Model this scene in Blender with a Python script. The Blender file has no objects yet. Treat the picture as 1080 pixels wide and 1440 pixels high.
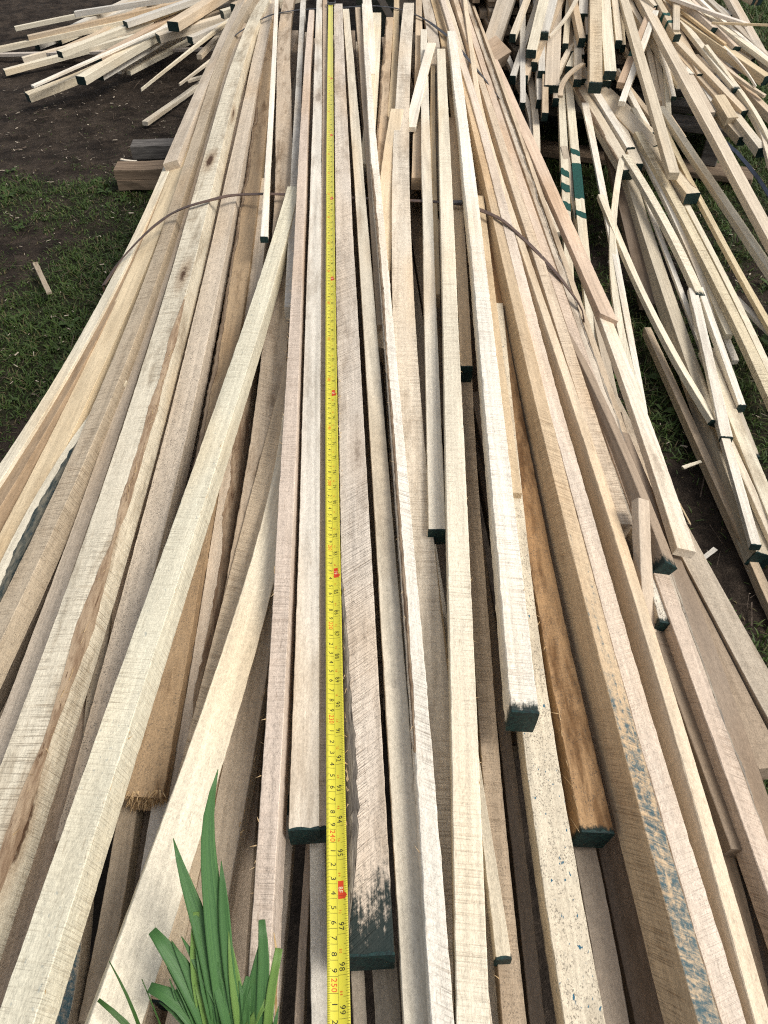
import bpy, math, random
import numpy as np
from mathutils import Vector, Matrix, noise as mnoise
rng = random.Random(11)
nrng = np.random.default_rng(5)
scene = bpy.context.scene
col = scene.collection

# ------------------------------------------------------------------ camera
TOP = 0.45                       # height of the bundle's upper sticks, where the tape lies
CAMZ = TOP + 0.592
PITCH = math.radians(44.73)      # looking down
YAW = math.radians(-1.885)
FPX = 1080.0
cam_d = bpy.data.cameras.new('camera'); cam = bpy.data.objects.new('camera', cam_d); col.objects.link(cam)
cam.location = (0, 0, CAMZ); cam.rotation_euler = (math.pi/2 - PITCH, 0, YAW)
cam_d.sensor_fit = 'VERTICAL'; cam_d.sensor_height = 24; cam_d.sensor_width = 18; cam_d.lens = 24*FPX/1440
cam_d.clip_start = 0.02; cam_d.clip_end = 500
scene.camera = cam
scene.render.resolution_x, scene.render.resolution_y = 768, 1024
CM = np.array(cam.rotation_euler.to_matrix())
CP = np.array([0, 0, CAMZ])

def ray(px, py):
    return CM @ np.array([(px-540)/FPX, -(py-720)/FPX, -1.0])
def at_z(px, py, z):
    d = ray(px, py); return CP + d*((z-CAMZ)/d[2])
def at_y(px, py, y):
    d = ray(px, py); return CP + d*(y/d[1])
def depth(p):
    return -(CM.T @ (np.asarray(p)-CP))[2]
def project(p):
    q = CM.T @ (np.asarray(p)-CP)
    return 540 + FPX*q[0]/-q[2], 720 - FPX*q[1]/-q[2]

# ------------------------------------------------------------------ materials
def nt(name):
    m = bpy.data.materials.new(name); m.use_nodes = True
    t = m.node_tree; t.nodes.clear()
    return m, t
class G:
    """small node-graph writer"""
    def __init__(s, t): s.t = t
    def n(s, typ, ins=None, **kw):
        x = s.t.nodes.new(typ)
        for k, v in kw.items(): setattr(x, k, v)
        for k, v in (ins or {}).items():
            if hasattr(v, 'is_output'): s.t.links.new(v, x.inputs[k])
            else: x.inputs[k].default_value = v
        return x
    def math(s, op, a, b=None, c=None, clamp=False):
        x = s.n('ShaderNodeMath', operation=op, use_clamp=clamp)
        for i, v in enumerate((a, b, c)):
            if v is None: continue
            if hasattr(v, 'is_output'): s.t.links.new(v, x.inputs[i])
            else: x.inputs[i].default_value = v
        return x.outputs[0]
    def vmul(s, a, b):
        x = s.n('ShaderNodeVectorMath', operation='MULTIPLY')
        s.t.links.new(a, x.inputs[0]); x.inputs[1].default_value = b
        return x.outputs[0]
    def noise(s, vec, scale=1.0, detail=3.0, rough=0.55, dist=0.0):
        x = s.n('ShaderNodeTexNoise', {'Vector': vec, 'Scale': scale, 'Detail': detail, 'Roughness': rough, 'Distortion': dist})
        return x.outputs['Fac']
    def ramp(s, v, a, b, lo=0.0, hi=1.0, smooth=True):
        x = s.n('ShaderNodeMapRange', {'Value': v, 'From Min': a, 'From Max': b, 'To Min': lo, 'To Max': hi})
        x.interpolation_type = 'SMOOTHSTEP' if smooth else 'LINEAR'
        return x.outputs['Result']
    def mix(s, f, a, b, blend='MIX'):
        x = s.n('ShaderNodeMix', data_type='RGBA', blend_type=blend)
        for i, v in ((0, f), (6, a), (7, b)):
            if hasattr(v, 'is_output'): s.t.links.new(v, x.inputs[i])
            elif i == 0: x.inputs[i].default_value = v
            else: x.inputs[i].default_value = (*v, 1) if len(v) == 3 else v
        return x.outputs[2]
    def attr(s, name, typ='OBJECT'):
        return s.n('ShaderNodeAttribute', attribute_type=typ, attribute_name=name)
    def out(s, bsdf):
        o = s.n('ShaderNodeOutputMaterial'); s.t.links.new(bsdf, o.inputs['Surface'])

def bsdf(g, colr, rough=0.75, spec=0.3, bump=None, bdist=0.0005, bstr=1.0, **kw):
    ins = {'Base Color': colr if hasattr(colr, 'is_output') else (*colr, 1), 'Roughness': rough, 'Specular IOR Level': spec}
    ins.update(kw)
    p = g.n('ShaderNodeBsdfPrincipled', ins)
    if bump is not None:
        b = g.n('ShaderNodeBump', {'Height': bump, 'Distance': bdist, 'Strength': bstr})
        g.t.links.new(b.outputs['Normal'], p.inputs['Normal'])
    return p.outputs[0]

def make_wood():
    m, t = nt('sawn_wood'); g = G(t)
    oi = g.n('ShaderNodeObjectInfo')
    tc = g.n('ShaderNodeTexCoord')
    off = g.n('ShaderNodeVectorMath', operation='SCALE'); off.inputs[0].default_value = (13.0, 37.0, 71.0)
    t.links.new(oi.outputs['Random'], off.inputs['Scale'])
    add = g.n('ShaderNodeVectorMath', operation='ADD'); t.links.new(tc.outputs['Object'], add.inputs[0]); t.links.new(off.outputs[0], add.inputs[1])
    v = add.outputs[0]
    tone = g.attr('tone').outputs['Color']
    saw = g.attr('saw').outputs['Fac']; slant = g.attr('slant').outputs['Fac']
    spec = g.attr('speck').outputs['Fac']; stain = g.attr('stain').outputs['Fac']
    paint = g.attr('paint').outputs['Fac']; blue = g.attr('blue').outputs['Fac']; knot = g.attr('knot').outputs['Fac']
    along = g.attr('along', 'GEOMETRY').outputs['Fac']
    # fibre streaks along the length
    streak = g.noise(g.vmul(v, (190, 3.6, 190)), 1, 5, 0.7)
    broad = g.noise(g.vmul(v, (14, 1.6, 14)), 1, 3, 0.5)
    ring0 = g.noise(g.vmul(v, (26, 0.8, 26)), 1, 1, 0.4, 0.3)
    ring = g.math('SINE', g.math('MULTIPLY', ring0, 70.0))
    # saw marks: thin lines across, slanted a little
    sx = g.n('ShaderNodeSeparateXYZ', {'Vector': v})
    yy = g.math('ADD', sx.outputs['Y'], g.math('MULTIPLY', g.math('ADD', sx.outputs['X'], sx.outputs['Z']), slant))
    cx = g.n('ShaderNodeCombineXYZ', {'X': g.math('MULTIPLY', sx.outputs['X'], 9.0), 'Y': g.math('MULTIPLY', yy, g.math('ADD', 190.0, g.math('MULTIPLY', oi.outputs['Random'], 210.0))), 'Z': g.math('MULTIPLY', sx.outputs['Z'], 9.0)})
    sawn = g.noise(cx.outputs[0], 1, 2, 0.6)
    cx2 = g.n('ShaderNodeCombineXYZ', {'X': g.math('MULTIPLY', sx.outputs['X'], 20.0), 'Y': g.math('MULTIPLY', yy, 720.0), 'Z': g.math('MULTIPLY', sx.outputs['Z'], 20.0)})
    sawf = g.noise(cx2.outputs[0], 1, 2, 0.6)
    patch = g.ramp(g.noise(g.vmul(v, (30, 5, 30)), 1, 2), 0.38, 0.62)
    line = g.math('MULTIPLY', g.math('ADD', g.math('MULTIPLY', g.ramp(sawn, 0.57, 0.72), 0.6), g.math('MULTIPLY', g.ramp(sawf, 0.48, 0.74), 0.75)), g.math('ADD', g.math('MULTIPLY', patch, 0.75), 0.25))
    fuzz = g.noise(g.vmul(v, (620, 330, 620)), 1, 3, 0.7)
    mott = g.noise(g.vmul(v, (220, 140, 220)), 1, 3, 0.7)
    # colour
    val = g.math('ADD', 1.09, g.math('MULTIPLY', g.math('SUBTRACT', streak, 0.5), 0.70))
    val = g.math('ADD', val, g.math('MULTIPLY', g.math('SUBTRACT', broad, 0.5), 0.50))
    val = g.math('ADD', val, g.math('MULTIPLY', ring, g.math('SUBTRACT', 0.075, g.math('MULTIPLY', saw, 0.04))))
    val = g.math('ADD', val, g.math('MULTIPLY', g.math('SUBTRACT', fuzz, 0.5), 0.80))
    val = g.math('ADD', val, g.math('MULTIPLY', g.math('SUBTRACT', mott, 0.5), 0.48))
    c = g.n('ShaderNodeVectorMath', operation='SCALE'); t.links.new(tone, c.inputs[0]); t.links.new(val, c.inputs['Scale'])
    c = c.outputs[0]
    hue = g.noise(g.vmul(v, (10, 2.2, 10)), 1, 2, 0.5)
    c = g.mix(g.ramp(hue, 0.48, 0.75, 0, 0.6), c, g.mix(1.0, c, (0.97, 0.83, 0.66), 'MULTIPLY'))
    hue2 = g.noise(g.vmul(v, (18, 3.3, 18)), 1, 3, 0.6)
    c = g.mix(g.ramp(hue2, 0.55, 0.8, 0, 0.6), c, g.mix(1.0, c, (0.80, 0.80, 0.80), 'MULTIPLY'))
    c = g.mix(g.math('MULTIPLY', line, g.math('MULTIPLY', saw, 0.72), clamp=True), c, g.mix(1.0, c, (0.56, 0.47, 0.39), 'MULTIPLY'))
    # short dark pores and fibres along the grain
    pore = g.ramp(g.noise(g.vmul(v, (560, 52, 560)), 1, 3, 0.6), 0.60, 0.74)
    c = g.mix(g.math('MULTIPLY', pore, 0.42), c, g.mix(1.0, c, (0.45, 0.38, 0.31), 'MULTIPLY'))
    pale = g.ramp(g.noise(g.vmul(v, (480, 70, 480)), 1, 3, 0.6, 0.4), 0.62, 0.78)
    c = g.mix(g.math('MULTIPLY', pale, 0.35), c, g.mix(1.0, c, (1.30, 1.28, 1.25), 'MULTIPLY'))
    # dark specks, grime
    sp = g.ramp(g.noise(g.vmul(v, (900, 640, 900)), 1, 2, 0.6), 0.53, 0.63)
    sp2 = g.ramp(g.noise(g.vmul(v, (150, 60, 150)), 1, 3, 0.7), 0.36, 0.58)
    c = g.mix(g.math('MULTIPLY', g.math('MULTIPLY', sp, sp2), spec, clamp=True), c, (0.10, 0.085, 0.07))
    st = g.ramp(g.noise(g.vmul(v, (24, 4.5, 24)), 1, 5, 0.72), 0.47, 0.66)
    c = g.mix(g.math('MULTIPLY', st, stain, clamp=True), c, g.mix(1.0, c, (0.40, 0.34, 0.28), 'MULTIPLY'))
    # knots
    vo = g.n('ShaderNodeTexVoronoi', {'Vector': g.vmul(v, (16, 3.1, 16)), 'Scale': 1.0, 'Randomness': 1.0})
    kd = g.math('ADD', vo.outputs['Distance'], g.math('MULTIPLY', g.math('SUBTRACT', mott, 0.5), 0.12))
    c = g.mix(g.math('MULTIPLY', g.ramp(kd, 0.30, 0.10), g.math('MULTIPLY', knot, 0.55), clamp=True), c, (0.30, 0.19, 0.10))
    c = g.mix(g.math('MULTIPLY', g.ramp(kd, 0.13, 0.07), knot, clamp=True), c, (0.09, 0.05, 0.028))
    # brushed paint running up from the end
    pn = g.noise(g.vmul(v, (170, 14, 170)), 1, 5, 0.75)
    pn2 = g.noise(g.vmul(v, (260, 190, 260)), 1, 4, 0.75)
    pl = g.math('MAXIMUM', paint, 0.0001)
    rel = g.math('SUBTRACT', 1.0, g.math('DIVIDE', along, pl))
    pm = g.ramp(g.math('ADD', g.math('MULTIPLY', rel, 0.8), g.math('MULTIPLY', g.math('SUBTRACT', g.math('ADD', g.math('MULTIPLY', pn, 0.6), g.math('MULTIPLY', pn2, 0.4)), 0.5), 2.4)), 0.20, 0.62)
    pm = g.math('MULTIPLY', pm, g.math('GREATER_THAN', rel, -0.15))
    pm = g.math('MULTIPLY', pm, g.math('GREATER_THAN', paint, 0.001), clamp=True)
    onz = g.n('ShaderNodeSeparateXYZ', {'Vector': tc.outputs['Normal']}).outputs['Z']
    cxb = g.n('ShaderNodeCombineXYZ', {'X': g.math('MULTIPLY', sx.outputs['X'], 70.0), 'Y': g.math('MULTIPLY', yy, 230.0), 'Z': g.math('MULTIPLY', sx.outputs['Z'], 70.0)})
    pb = g.noise(cxb.outputs[0], 1, 5, 0.8)
    keep = g.math('MULTIPLY', g.ramp(onz, 0.80, 0.90), g.ramp(g.math('ADD', g.math('MULTIPLY', pb, .7), g.math('MULTIPLY', pn2, .3)), 0.36, 0.58))
    pm = g.math('MULTIPLY', pm, g.math('ADD', g.math('SUBTRACT', 1.0, blue), g.math('MULTIPLY', blue, keep)))
    pc = g.mix(blue, (0.004, 0.017, 0.017), (0.012, 0.082, 0.115))
    c = g.mix(g.math('MULTIPLY', pm, g.ramp(blue, 0, 1, .96, .88)), c, pc)
    # blue sprayed dots
    dots = g.attr('dots').outputs['Fac']
    dm = g.ramp(g.noise(g.vmul(v, (330, 150, 330)), 1, 2, 0.5), 0.68, 0.72)
    c = g.mix(g.math('MULTIPLY', dm, dots, clamp=True), c, (0.04, 0.13, 0.19))
    h = g.math('ADD', g.math('MULTIPLY', streak, 0.35), g.math('MULTIPLY', fuzz, 0.35))
    h = g.math('ADD', h, g.math('MULTIPLY', mott, 0.5))
    h = g.math('SUBTRACT', h, g.math('MULTIPLY', g.math('MULTIPLY', line, saw), 1.0))
    g.out(bsdf(g, c, 0.82, 0.22, h, 0.0011, 0.9))
    return m
WOOD = make_wood()

def make_noisy(name, c1, c2, scale=(60, 60, 60), rough=0.85, bd=0.001, spec=0.25, detail=5, lo=0.35, hi=0.65, c3=None):
    m, t = nt(name); g = G(t)
    tc = g.n('ShaderNodeTexCoord')
    f = g.noise(g.vmul(tc.outputs['Object'], scale), 1, detail, 0.7)
    c = g.mix(g.ramp(f, lo, hi), c1, c2)
    if c3: c = g.mix(g.ramp(g.noise(g.vmul(tc.outputs['Object'], tuple(s*2.7 for s in scale)), 1, 4, 0.7), 0.58, 0.7), c, c3)
    g.out(bsdf(g, c, rough, spec, f, bd, 0.9)); return m
PAINT = make_noisy('green_end_paint', (0.003, 0.011, 0.011), (0.008, 0.036, 0.032), (300, 300, 300), 0.6, 0.0006, 0.35)
BARK = make_noisy('bark', (0.20, 0.13, 0.08), (0.38, 0.285, 0.19), (150, 18, 150), 0.92, 0.0025, c3=(0.10, 0.055, 0.03))
BARKG = make_noisy('weathered_bark', (0.16, 0.14, 0.12), (0.36, 0.31, 0.24), (150, 18, 150), 0.92, 0.0025, c3=(0.07, 0.055, 0.045))
BARKB = make_noisy('painted_bark', (0.012, 0.026, 0.030), (0.16, 0.145, 0.11), (130, 22, 130), 0.9, 0.0025, c3=(0.015, 0.035, 0.05))
FIBRE = make_noisy('torn_fibre', (0.40, 0.26, 0.12), (0.62, 0.46, 0.27), (200, 20, 200), 0.9, 0.001)
STEEL = make_noisy('rusty_strap_steel', (0.060, 0.034, 0.024), (0.12, 0.072, 0.048), (90, 90, 90), 0.5, 0.0002, 0.5)
STEELD = make_noisy('dark_strap_steel', (0.025, 0.026, 0.030), (0.06, 0.06, 0.066), (90, 90, 90), 0.5, 0.0002, 0.5)
BLUESTRAP = make_noisy('navy_plastic', (0.012, 0.018, 0.035), (0.025, 0.035, 0.06), (40, 40, 40), 0.4, 0.0002, 0.5)
WEATHERED = make_noisy('weathered_timber', (0.075, 0.068, 0.062), (0.17, 0.155, 0.14), (10, 80, 80), 0.9, 0.0015, c3=(0.04, 0.035, 0.03))
BROWNT = make_noisy('brown_timber', (0.15, 0.105, 0.070), (0.26, 0.19, 0.13), (6, 90, 90), 0.88, 0.0012, c3=(0.08, 0.055, 0.035))
CHIP = make_noisy('wood_litter', (0.30, 0.25, 0.19), (0.50, 0.43, 0.34), (60, 60, 60), 0.9, 0.0005, c3=(0.12, 0.09, 0.065))
TWIGM = make_noisy('dead_twig', (0.05, 0.035, 0.026), (0.13, 0.10, 0.075), (60, 60, 60), 0.9, 0.0005)
BLACK = make_noisy('black_print', (0.012, 0.012, 0.012), (0.02, 0.02, 0.018), (60, 60, 60), 0.55, 0.0)
REDP = make_noisy('red_print', (0.55, 0.045, 0.012), (0.62, 0.07, 0.02), (60, 60, 60), 0.5, 0.0)
WHITEP = make_noisy('pale_print', (0.80, 0.72, 0.45), (0.85, 0.78, 0.5), (60, 60, 60), 0.5, 0.0)
METAL = make_noisy('dark_metal', (0.03, 0.03, 0.03), (0.08, 0.08, 0.08), (200, 200, 200), 0.4, 0.0002, 0.6)

def make_tape():
    m, t = nt('yellow_tape'); g = G(t)
    tc = g.n('ShaderNodeTexCoord')
    f = g.noise(g.vmul(tc.outputs['Object'], (300, 18, 300)), 1, 4, 0.6)
    sm = g.ramp(g.noise(g.vmul(tc.outputs['Object'], (90, 30, 90)), 1, 5, 0.75), 0.55, 0.72)
    c = g.mix(f, (0.58, 0.52, 0.035), (0.67, 0.60, 0.06))
    c = g.mix(g.math('MULTIPLY', sm, 0.4), c, (0.40, 0.33, 0.05))
    g.out(bsdf(g, c, 0.22, 0.55, f, 0.00004, 0.5)); return m
TAPEM = make_tape()

def make_leaf(name, c1, c2, c3):
    m, t = nt(name); g = G(t)
    tc = g.n('ShaderNodeTexCoord'); al = g.attr('along', 'GEOMETRY').outputs['Fac']; ac = g.attr('across', 'GEOMETRY').outputs['Fac']
    st = g.noise(g.n('ShaderNodeCombineXYZ', {'X': g.math('MULTIPLY', ac, 26.0), 'Y': g.math('MULTIPLY', al, 4.0)}).outputs[0], 1, 3, 0.6)
    c = g.mix(g.ramp(al, 0.25, 0.85), c3, g.mix(g.ramp(st, 0.38, 0.62), c1, c2))
    b = g.ramp(g.noise(g.vmul(tc.outputs['Object'], (60, 60, 60)), 1, 4, 0.6), 0.6, 0.75, 0, 0.35)
    c = g.mix(b, c, (0.10, 0.15, 0.03))
    p = bsdf(g, c, 0.42, 0.4, st, 0.0003, 0.6)
    tr = g.n('ShaderNodeBsdfTranslucent', {'Color': g.mix(1.0, c, (1.3, 1.6, 0.6), 'MULTIPLY')})
    mx = g.n('ShaderNodeMixShader', {0: 0.25}); t.links.new(p, mx.inputs[1]); t.links.new(tr.outputs[0], mx.inputs[2])
    g.out(mx.outputs[0]); return m
LEAF = make_leaf('daffodil_leaf', (0.048, 0.135, 0.040), (0.095, 0.215, 0.060), (0.135, 0.27, 0.045))
LEAFY = make_leaf('daffodil_stalk', (0.13, 0.25, 0.05), (0.20, 0.32, 0.08), (0.10, 0.20, 0.035))
GRASSB = make_leaf('grass_blade', (0.045, 0.11, 0.025), (0.07, 0.15, 0.03), (0.06, 0.12, 0.025))
DRY = make_noisy('dry_petal', (0.36, 0.23, 0.10), (0.52, 0.38, 0.20), (120, 120, 120), 0.8, 0.0005)

# ------------------------------------------------------------------ object helpers
def mesh_obj(name, verts, faces, mat, parent=None, attrs=None, smooth=False):
    me = bpy.data.meshes.new(name); me.from_pydata([tuple(map(float, v)) for v in verts], [], [tuple(map(int, f)) for f in faces])
    me.materials.append(mat)
    for k, arr in (attrs or {}).items():
        a = me.attributes.new(k, 'FLOAT', 'POINT'); a.data.foreach_set('value', np.asarray(arr, dtype=np.float32))
    if smooth: me.polygons.foreach_set('use_smooth', [True]*len(me.polygons))
    me.update()
    o = bpy.data.objects.new(name, me); col.objects.link(o)
    if parent is not None: o.parent = parent
    return o
def tag(o, label=None, cat=None, group=None, kind=None):
    if label: o['label'] = label
    if cat: o['category'] = cat
    if group: o['group'] = group
    if kind: o['kind'] = kind
    return o
def empty(name, loc):
    o = bpy.data.objects.new(name, None); col.objects.link(o); o.location = loc; o.empty_display_size = 0.02; return o
def box(x0, x1, y0, y1, z0, z1, b=0.002):
    """bevelled box: verts, faces"""
    import bmesh
    bm = bmesh.new(); bmesh.ops.create_cube(bm, size=1.0)
    for v in bm.verts:
        v.co = Vector(((x0+x1)/2+v.co.x*(x1-x0), (y0+y1)/2+v.co.y*(y1-y0), (z0+z1)/2+v.co.z*(z1-z0)))
    bmesh.ops.bevel(bm, geom=bm.edges[:], offset=b, segments=1, affect='EDGES')
    vs = [v.co[:] for v in bm.verts]; bm.verts.index_update(); fs = [[v.index for v in f.verts] for f in bm.faces]; bm.free()
    return vs, fs
def join(parts):
    V, F = [], []
    for v, f in parts:
        k = len(V); V += list(v); F += [[i+k for i in q] for q in f]
    return V, F

def smooth_noise(n, step, amp, r):
    k = max(2, int(n/step)+2); c = r.normal(0, 1, k); x = np.linspace(0, k-1.001, n); i = x.astype(int); f = x-i; f = f*f*(3-2*f)
    return amp*(c[i]*(1-f)+c[np.minimum(i+1, k-1)]*f)

PALE = (0.64, 0.555, 0.43); CREAM = (0.66, 0.595, 0.46); WHITE = (0.72, 0.665, 0.565); GREY = (0.56, 0.525, 0.46)
TAN = (0.50, 0.40, 0.285); PINK = (0.56, 0.475, 0.37); ORANGE = (0.35, 0.25, 0.15); YELL = (0.65, 0.525, 0.345); BROWN = (0.40, 0.30, 0.205)
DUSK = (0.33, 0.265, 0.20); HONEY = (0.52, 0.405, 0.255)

def fit(P, deg, Z):
    """smooth low-order curve through measured points; returns f(s) and chord parameters"""
    d = np.r_[0, np.cumsum(np.linalg.norm(np.diff(P, axis=0), axis=1))]
    deg = min(deg, len(P)-1)
    cs = [np.polyfit(d, P[:, k], deg, w=1/Z) for k in range(3)]
    def f(s):
        s = np.asarray(s, float); sc = np.clip(s, 0, d[-1]); ex = (s-sc)
        return np.stack([np.polyval(c, sc)+ex*np.polyval(np.polyder(c), sc) for c in cs], -1)
    return f, d[-1]

def build_stick(f, s0, s1, w, h, roll=(0, 0), tone=PALE, saw=0.35, slant=None, speck=0.15, stain=0.2, paint=0.0, blue=0.0, dots=0.0,
                knot=0.0, wane=None, near='cut', far='cut', lab=None, cat='stick', group=None, name='wood_stick', seed=0, rough=1.0, seg=None, taper=(1, 1), bound=(1, 1), skew=0.0):
    r = np.random.default_rng(seed+17)
    if slant is None: slant = r.uniform(-.5, .5)
    L = abs(s1-s0); n = seg or int(np.clip(L/0.007, 12, 420))
    ss = np.linspace(s0, s1, n); C = f(ss)
    T = np.gradient(C, axis=0); T /= np.linalg.norm(T, axis=1)[:, None]
    up = np.array([0, 0, 1.0])
    X = np.cross(T, up); X /= np.linalg.norm(X, axis=1)[:, None]       # across
    N = np.cross(X, T)
    u = np.linspace(0, 1, n)
    ro = np.radians(roll[0]+(roll[1]-roll[0])*u)[:, None]
    # far -> near runs towards the viewer; X points to the viewer's left there: flip so +a is viewer's right
    X = -X; 
    A = X*np.cos(ro)+N*np.sin(ro); B = N*np.cos(ro)-X*np.sin(ro)
    hw = w/2*(taper[0]+(taper[1]-taper[0])*u)
    hh = h*(bound[0]+(bound[1]-bound[0])*u)
    stp = 0.10/(L/n)
    wl = smooth_noise(n, stp*3, 0.0004*min(rough, 1.5), r)+r.normal(0, 0.00012*rough, n); wr = smooth_noise(n, stp*3, 0.0004*min(rough, 1.5), r)+r.normal(0, 0.00012*rough, n)
    zt = smooth_noise(n, stp*3, 0.0004*min(rough, 1.5), r)
    cut = {}
    for k in ('tl', 'tr', 'br', 'bl'):
        cut[k] = 0.0004+np.abs(smooth_noise(n, 3, 0.0002*rough, r))
    wn = None
    if wane:
        side, amt, a, b = wane[:4]
        env = np.clip((u-a)/0.06, 0, 1)*np.clip((b-u)/0.04, 0, 1)
        wn = np.maximum(0.0, env*amt*(1+smooth_noise(n, max(2.5, stp*.6), 0.28, r)+r.normal(0, 0.06, n)))
        cut['tl' if side == 'l' else 'tr'] = np.maximum(cut['tl' if side == 'l' else 'tr'], wn)
    def P(a, b): return C+A*a[:, None]+B*b[:, None]
    ones = np.ones(n)
    cl = {k: np.minimum(v, hw*1.6) for k, v in cut.items()}
    rows = [P(-hw+wl, zt-cl['tl']*1.15), P(-hw+wl+cl['tl'], zt), P(hw+wr-cl['tr'], zt), P(hw+wr, zt-cl['tr']*1.15),
            P(hw+wr, -hh+cl['br']), P(hw+wr-cl['br'], -hh), P(-hw+wl+cl['bl'], -hh), P(-hw+wl, -hh+cl['bl'])]
    R = np.stack(rows, 1)                                            # n,8,3
    if near == 'broken':
        R[-1] += T[-1]*r.uniform(-0.006, 0.004, (8, 1))
    if skew: R[-1] += T[-1]*(np.array([-1, -1, 1, 1, 1, 1, -1, -1])[:, None]*skew*w/2)
    org = C[n//2]
    ydir = (C[0]-C[-1]); ydir /= np.linalg.norm(ydir)
    xd = np.cross(ydir, up); xd /= np.linalg.norm(xd); zd = np.cross(xd, ydir)
    M = np.stack([xd, ydir, zd], 1)
    def loc(p): return (p-org)@M
    V = loc(R.reshape(-1, 3)); faces = []
    for i in range(n-1):
        for k in range(8):
            a0, a1 = i*8+k, i*8+(k+1) % 8
            faces.append((a0+8, a1+8, a1, a0))
    faces.append(tuple(range(8))); faces.append(tuple((n-1)*8+k for k in range(7, -1, -1)))
    along = np.repeat((s1-ss) if s1 > s0 else ss, 8)
    o = mesh_obj(name, V, faces, WOOD, attrs={'along': along})
    MW = Matrix.Identity(4)
    for i in range(3):
        for j in range(3): MW[i][j] = M[i, j]
        MW[i][3] = org[i]
    o.matrix_world = MW
    o['tone'] = [float(x) for x in tone]
    for k, v in dict(saw=saw, slant=slant, speck=speck, stain=stain, paint=paint, blue=blue, dots=dots, knot=knot).items(): o[k] = float(v)
    tag(o, lab, cat, group)
    if near == 'paint' or far == 'paint':
        for which in ('near', 'far'):
            if (near if which == 'near' else far) != 'paint': continue
            e = n-1 if which == 'near' else 0
            t = T[e] if which == 'near' else -T[e]
            # ring with extra points so that the brushed edge is ragged
            base = R[e]; cen = base.mean(0); pts = []
            for k in range(8):
                q0, q1 = base[k], base[(k+1) % 8]
                m_ = max(1, int(np.linalg.norm(q1-q0)/0.003))
                for j in range(m_): pts.append(q0+(q1-q0)*j/m_)
            pts = np.array(pts); out = pts+(pts-cen)/np.linalg.norm(pts-cen, axis=1)[:, None]*0.0006
            cap = out+t*0.0008
            back = out-t*(0.0004+np.abs(r.normal(0, 0.0011, len(pts))))[:, None]
            m_ = len(pts); W_ = np.concatenate([cap, back]); ff = [tuple(range(m_))]
            ff += [(k, k+m_, (k+1) % m_+m_, (k+1) % m_) for k in range(m_)]
            mesh_obj('painted_end', loc(W_), ff, PAINT, o)
    if wn is not None:
        sgn = -1 if wane[0] == 'l' else 1; wx = wl if sgn < 0 else wr
        c_ = cl['tl' if sgn < 0 else 'tr']; ok = np.where(wn > 0.0012)[0]
        if len(ok) > 3:
            i0, i1 = ok[0], ok[-1]; rr = []
            for q in np.linspace(0, 1, 5):
                bow = math.sin(q*math.pi)*0.12
                e = np.abs(r.normal(0, 0.0006, n)) * (0 if q in (0, 1) else 1)+0.0004
                aa = sgn*(hw-c_*(1-q)+c_*bow+e)+wx; bb = zt-c_*1.15*q+c_*bow+e
                rr.append(P(aa, bb))
            rr = np.stack(rr, 1)[i0:i1+1]; k_ = len(rr)
            ff = [(i*5+j, i*5+j+1, i*5+j+6, i*5+j+5) if sgn < 0 else (i*5+j+5, i*5+j+6, i*5+j+1, i*5+j) for i in range(k_-1) for j in range(4)]
            mesh_obj('bark_edge', loc(rr.reshape(-1, 3)), ff, wane[4] if len(wane) > 4 else BARK, o, smooth=True)
    if near == 'broken':
        # torn fibres: thin slivers at the broken end
        VV, FF = [], []
        for _ in range(220):
            a = r.uniform(-.95, .95)*hw[-1]; b = -r.uniform(0.0, .95)*hh[-1]
            p = C[-1]+A[-1]*a+B[-1]*b-T[-1]*0.004
            d = T[-1]+A[-1]*r.normal(0, .25)+B[-1]*r.normal(0.15, .25); d /= np.linalg.norm(d)
            q = np.cross(d, A[-1]*r.normal()+B[-1]*r.normal()); q /= np.linalg.norm(q); l = r.uniform(.003, .011); k = len(VV)
            q2 = np.cross(d, q)
            VV += [p+q*.0009, p-q*.0009, p+q2*.0012, p+d*l]; FF += [(k, k+1, k+3), (k+1, k+2, k+3), (k+2, k, k+3)]
        x = mesh_obj('torn_fibres', loc(np.array(VV)), FF, FIBRE, o); x['kind'] = 'stuff'
    return o, dict(C=C, A=A, B=B, hw=hw, hh=hh, T=T, loc=loc, r=r)

PAINTG = make_noisy('green_band_paint', (0.006, 0.045, 0.036), (0.014, 0.085, 0.066), (200, 200, 200), 0.6, 0.0006, 0.3)
def band(od, u0, u1, slant=0.0):
    """a stroke of green paint round a stick"""
    o, d = od; C, A, B, hw, T, loc, hh = d['C'], d['A'], d['B'], d['hw'], d['T'], d['loc'], d['hh']; n = len(C); r = d['r']; V = []; F = []
    L = float(np.linalg.norm(C[-1]-C[0]))
    ring = [(-1, -1), (-1, -.5), (-1, 0), (-.5, 0), (0, 0), (.5, 0), (1, 0), (1, -.5), (1, -1)]
    for u in (u0, u1):
        for a, b in ring:
            i = int(np.clip(u*(n-1), 0, n-1)); e = .0006
            V.append(C[i]+A[i]*(a*(hw[i]+e))+B[i]*(b*hh[i]+(e if b == 0 else 0))+T[i]*(slant*a*hw[i]+r.normal(0, .002)))
    m_ = len(ring); F = [(k, k+1, k+1+m_, k+m_) for k in range(m_-1)]
    mesh_obj('painted_band', loc(np.array(V)), F, PAINTG, o)

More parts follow.
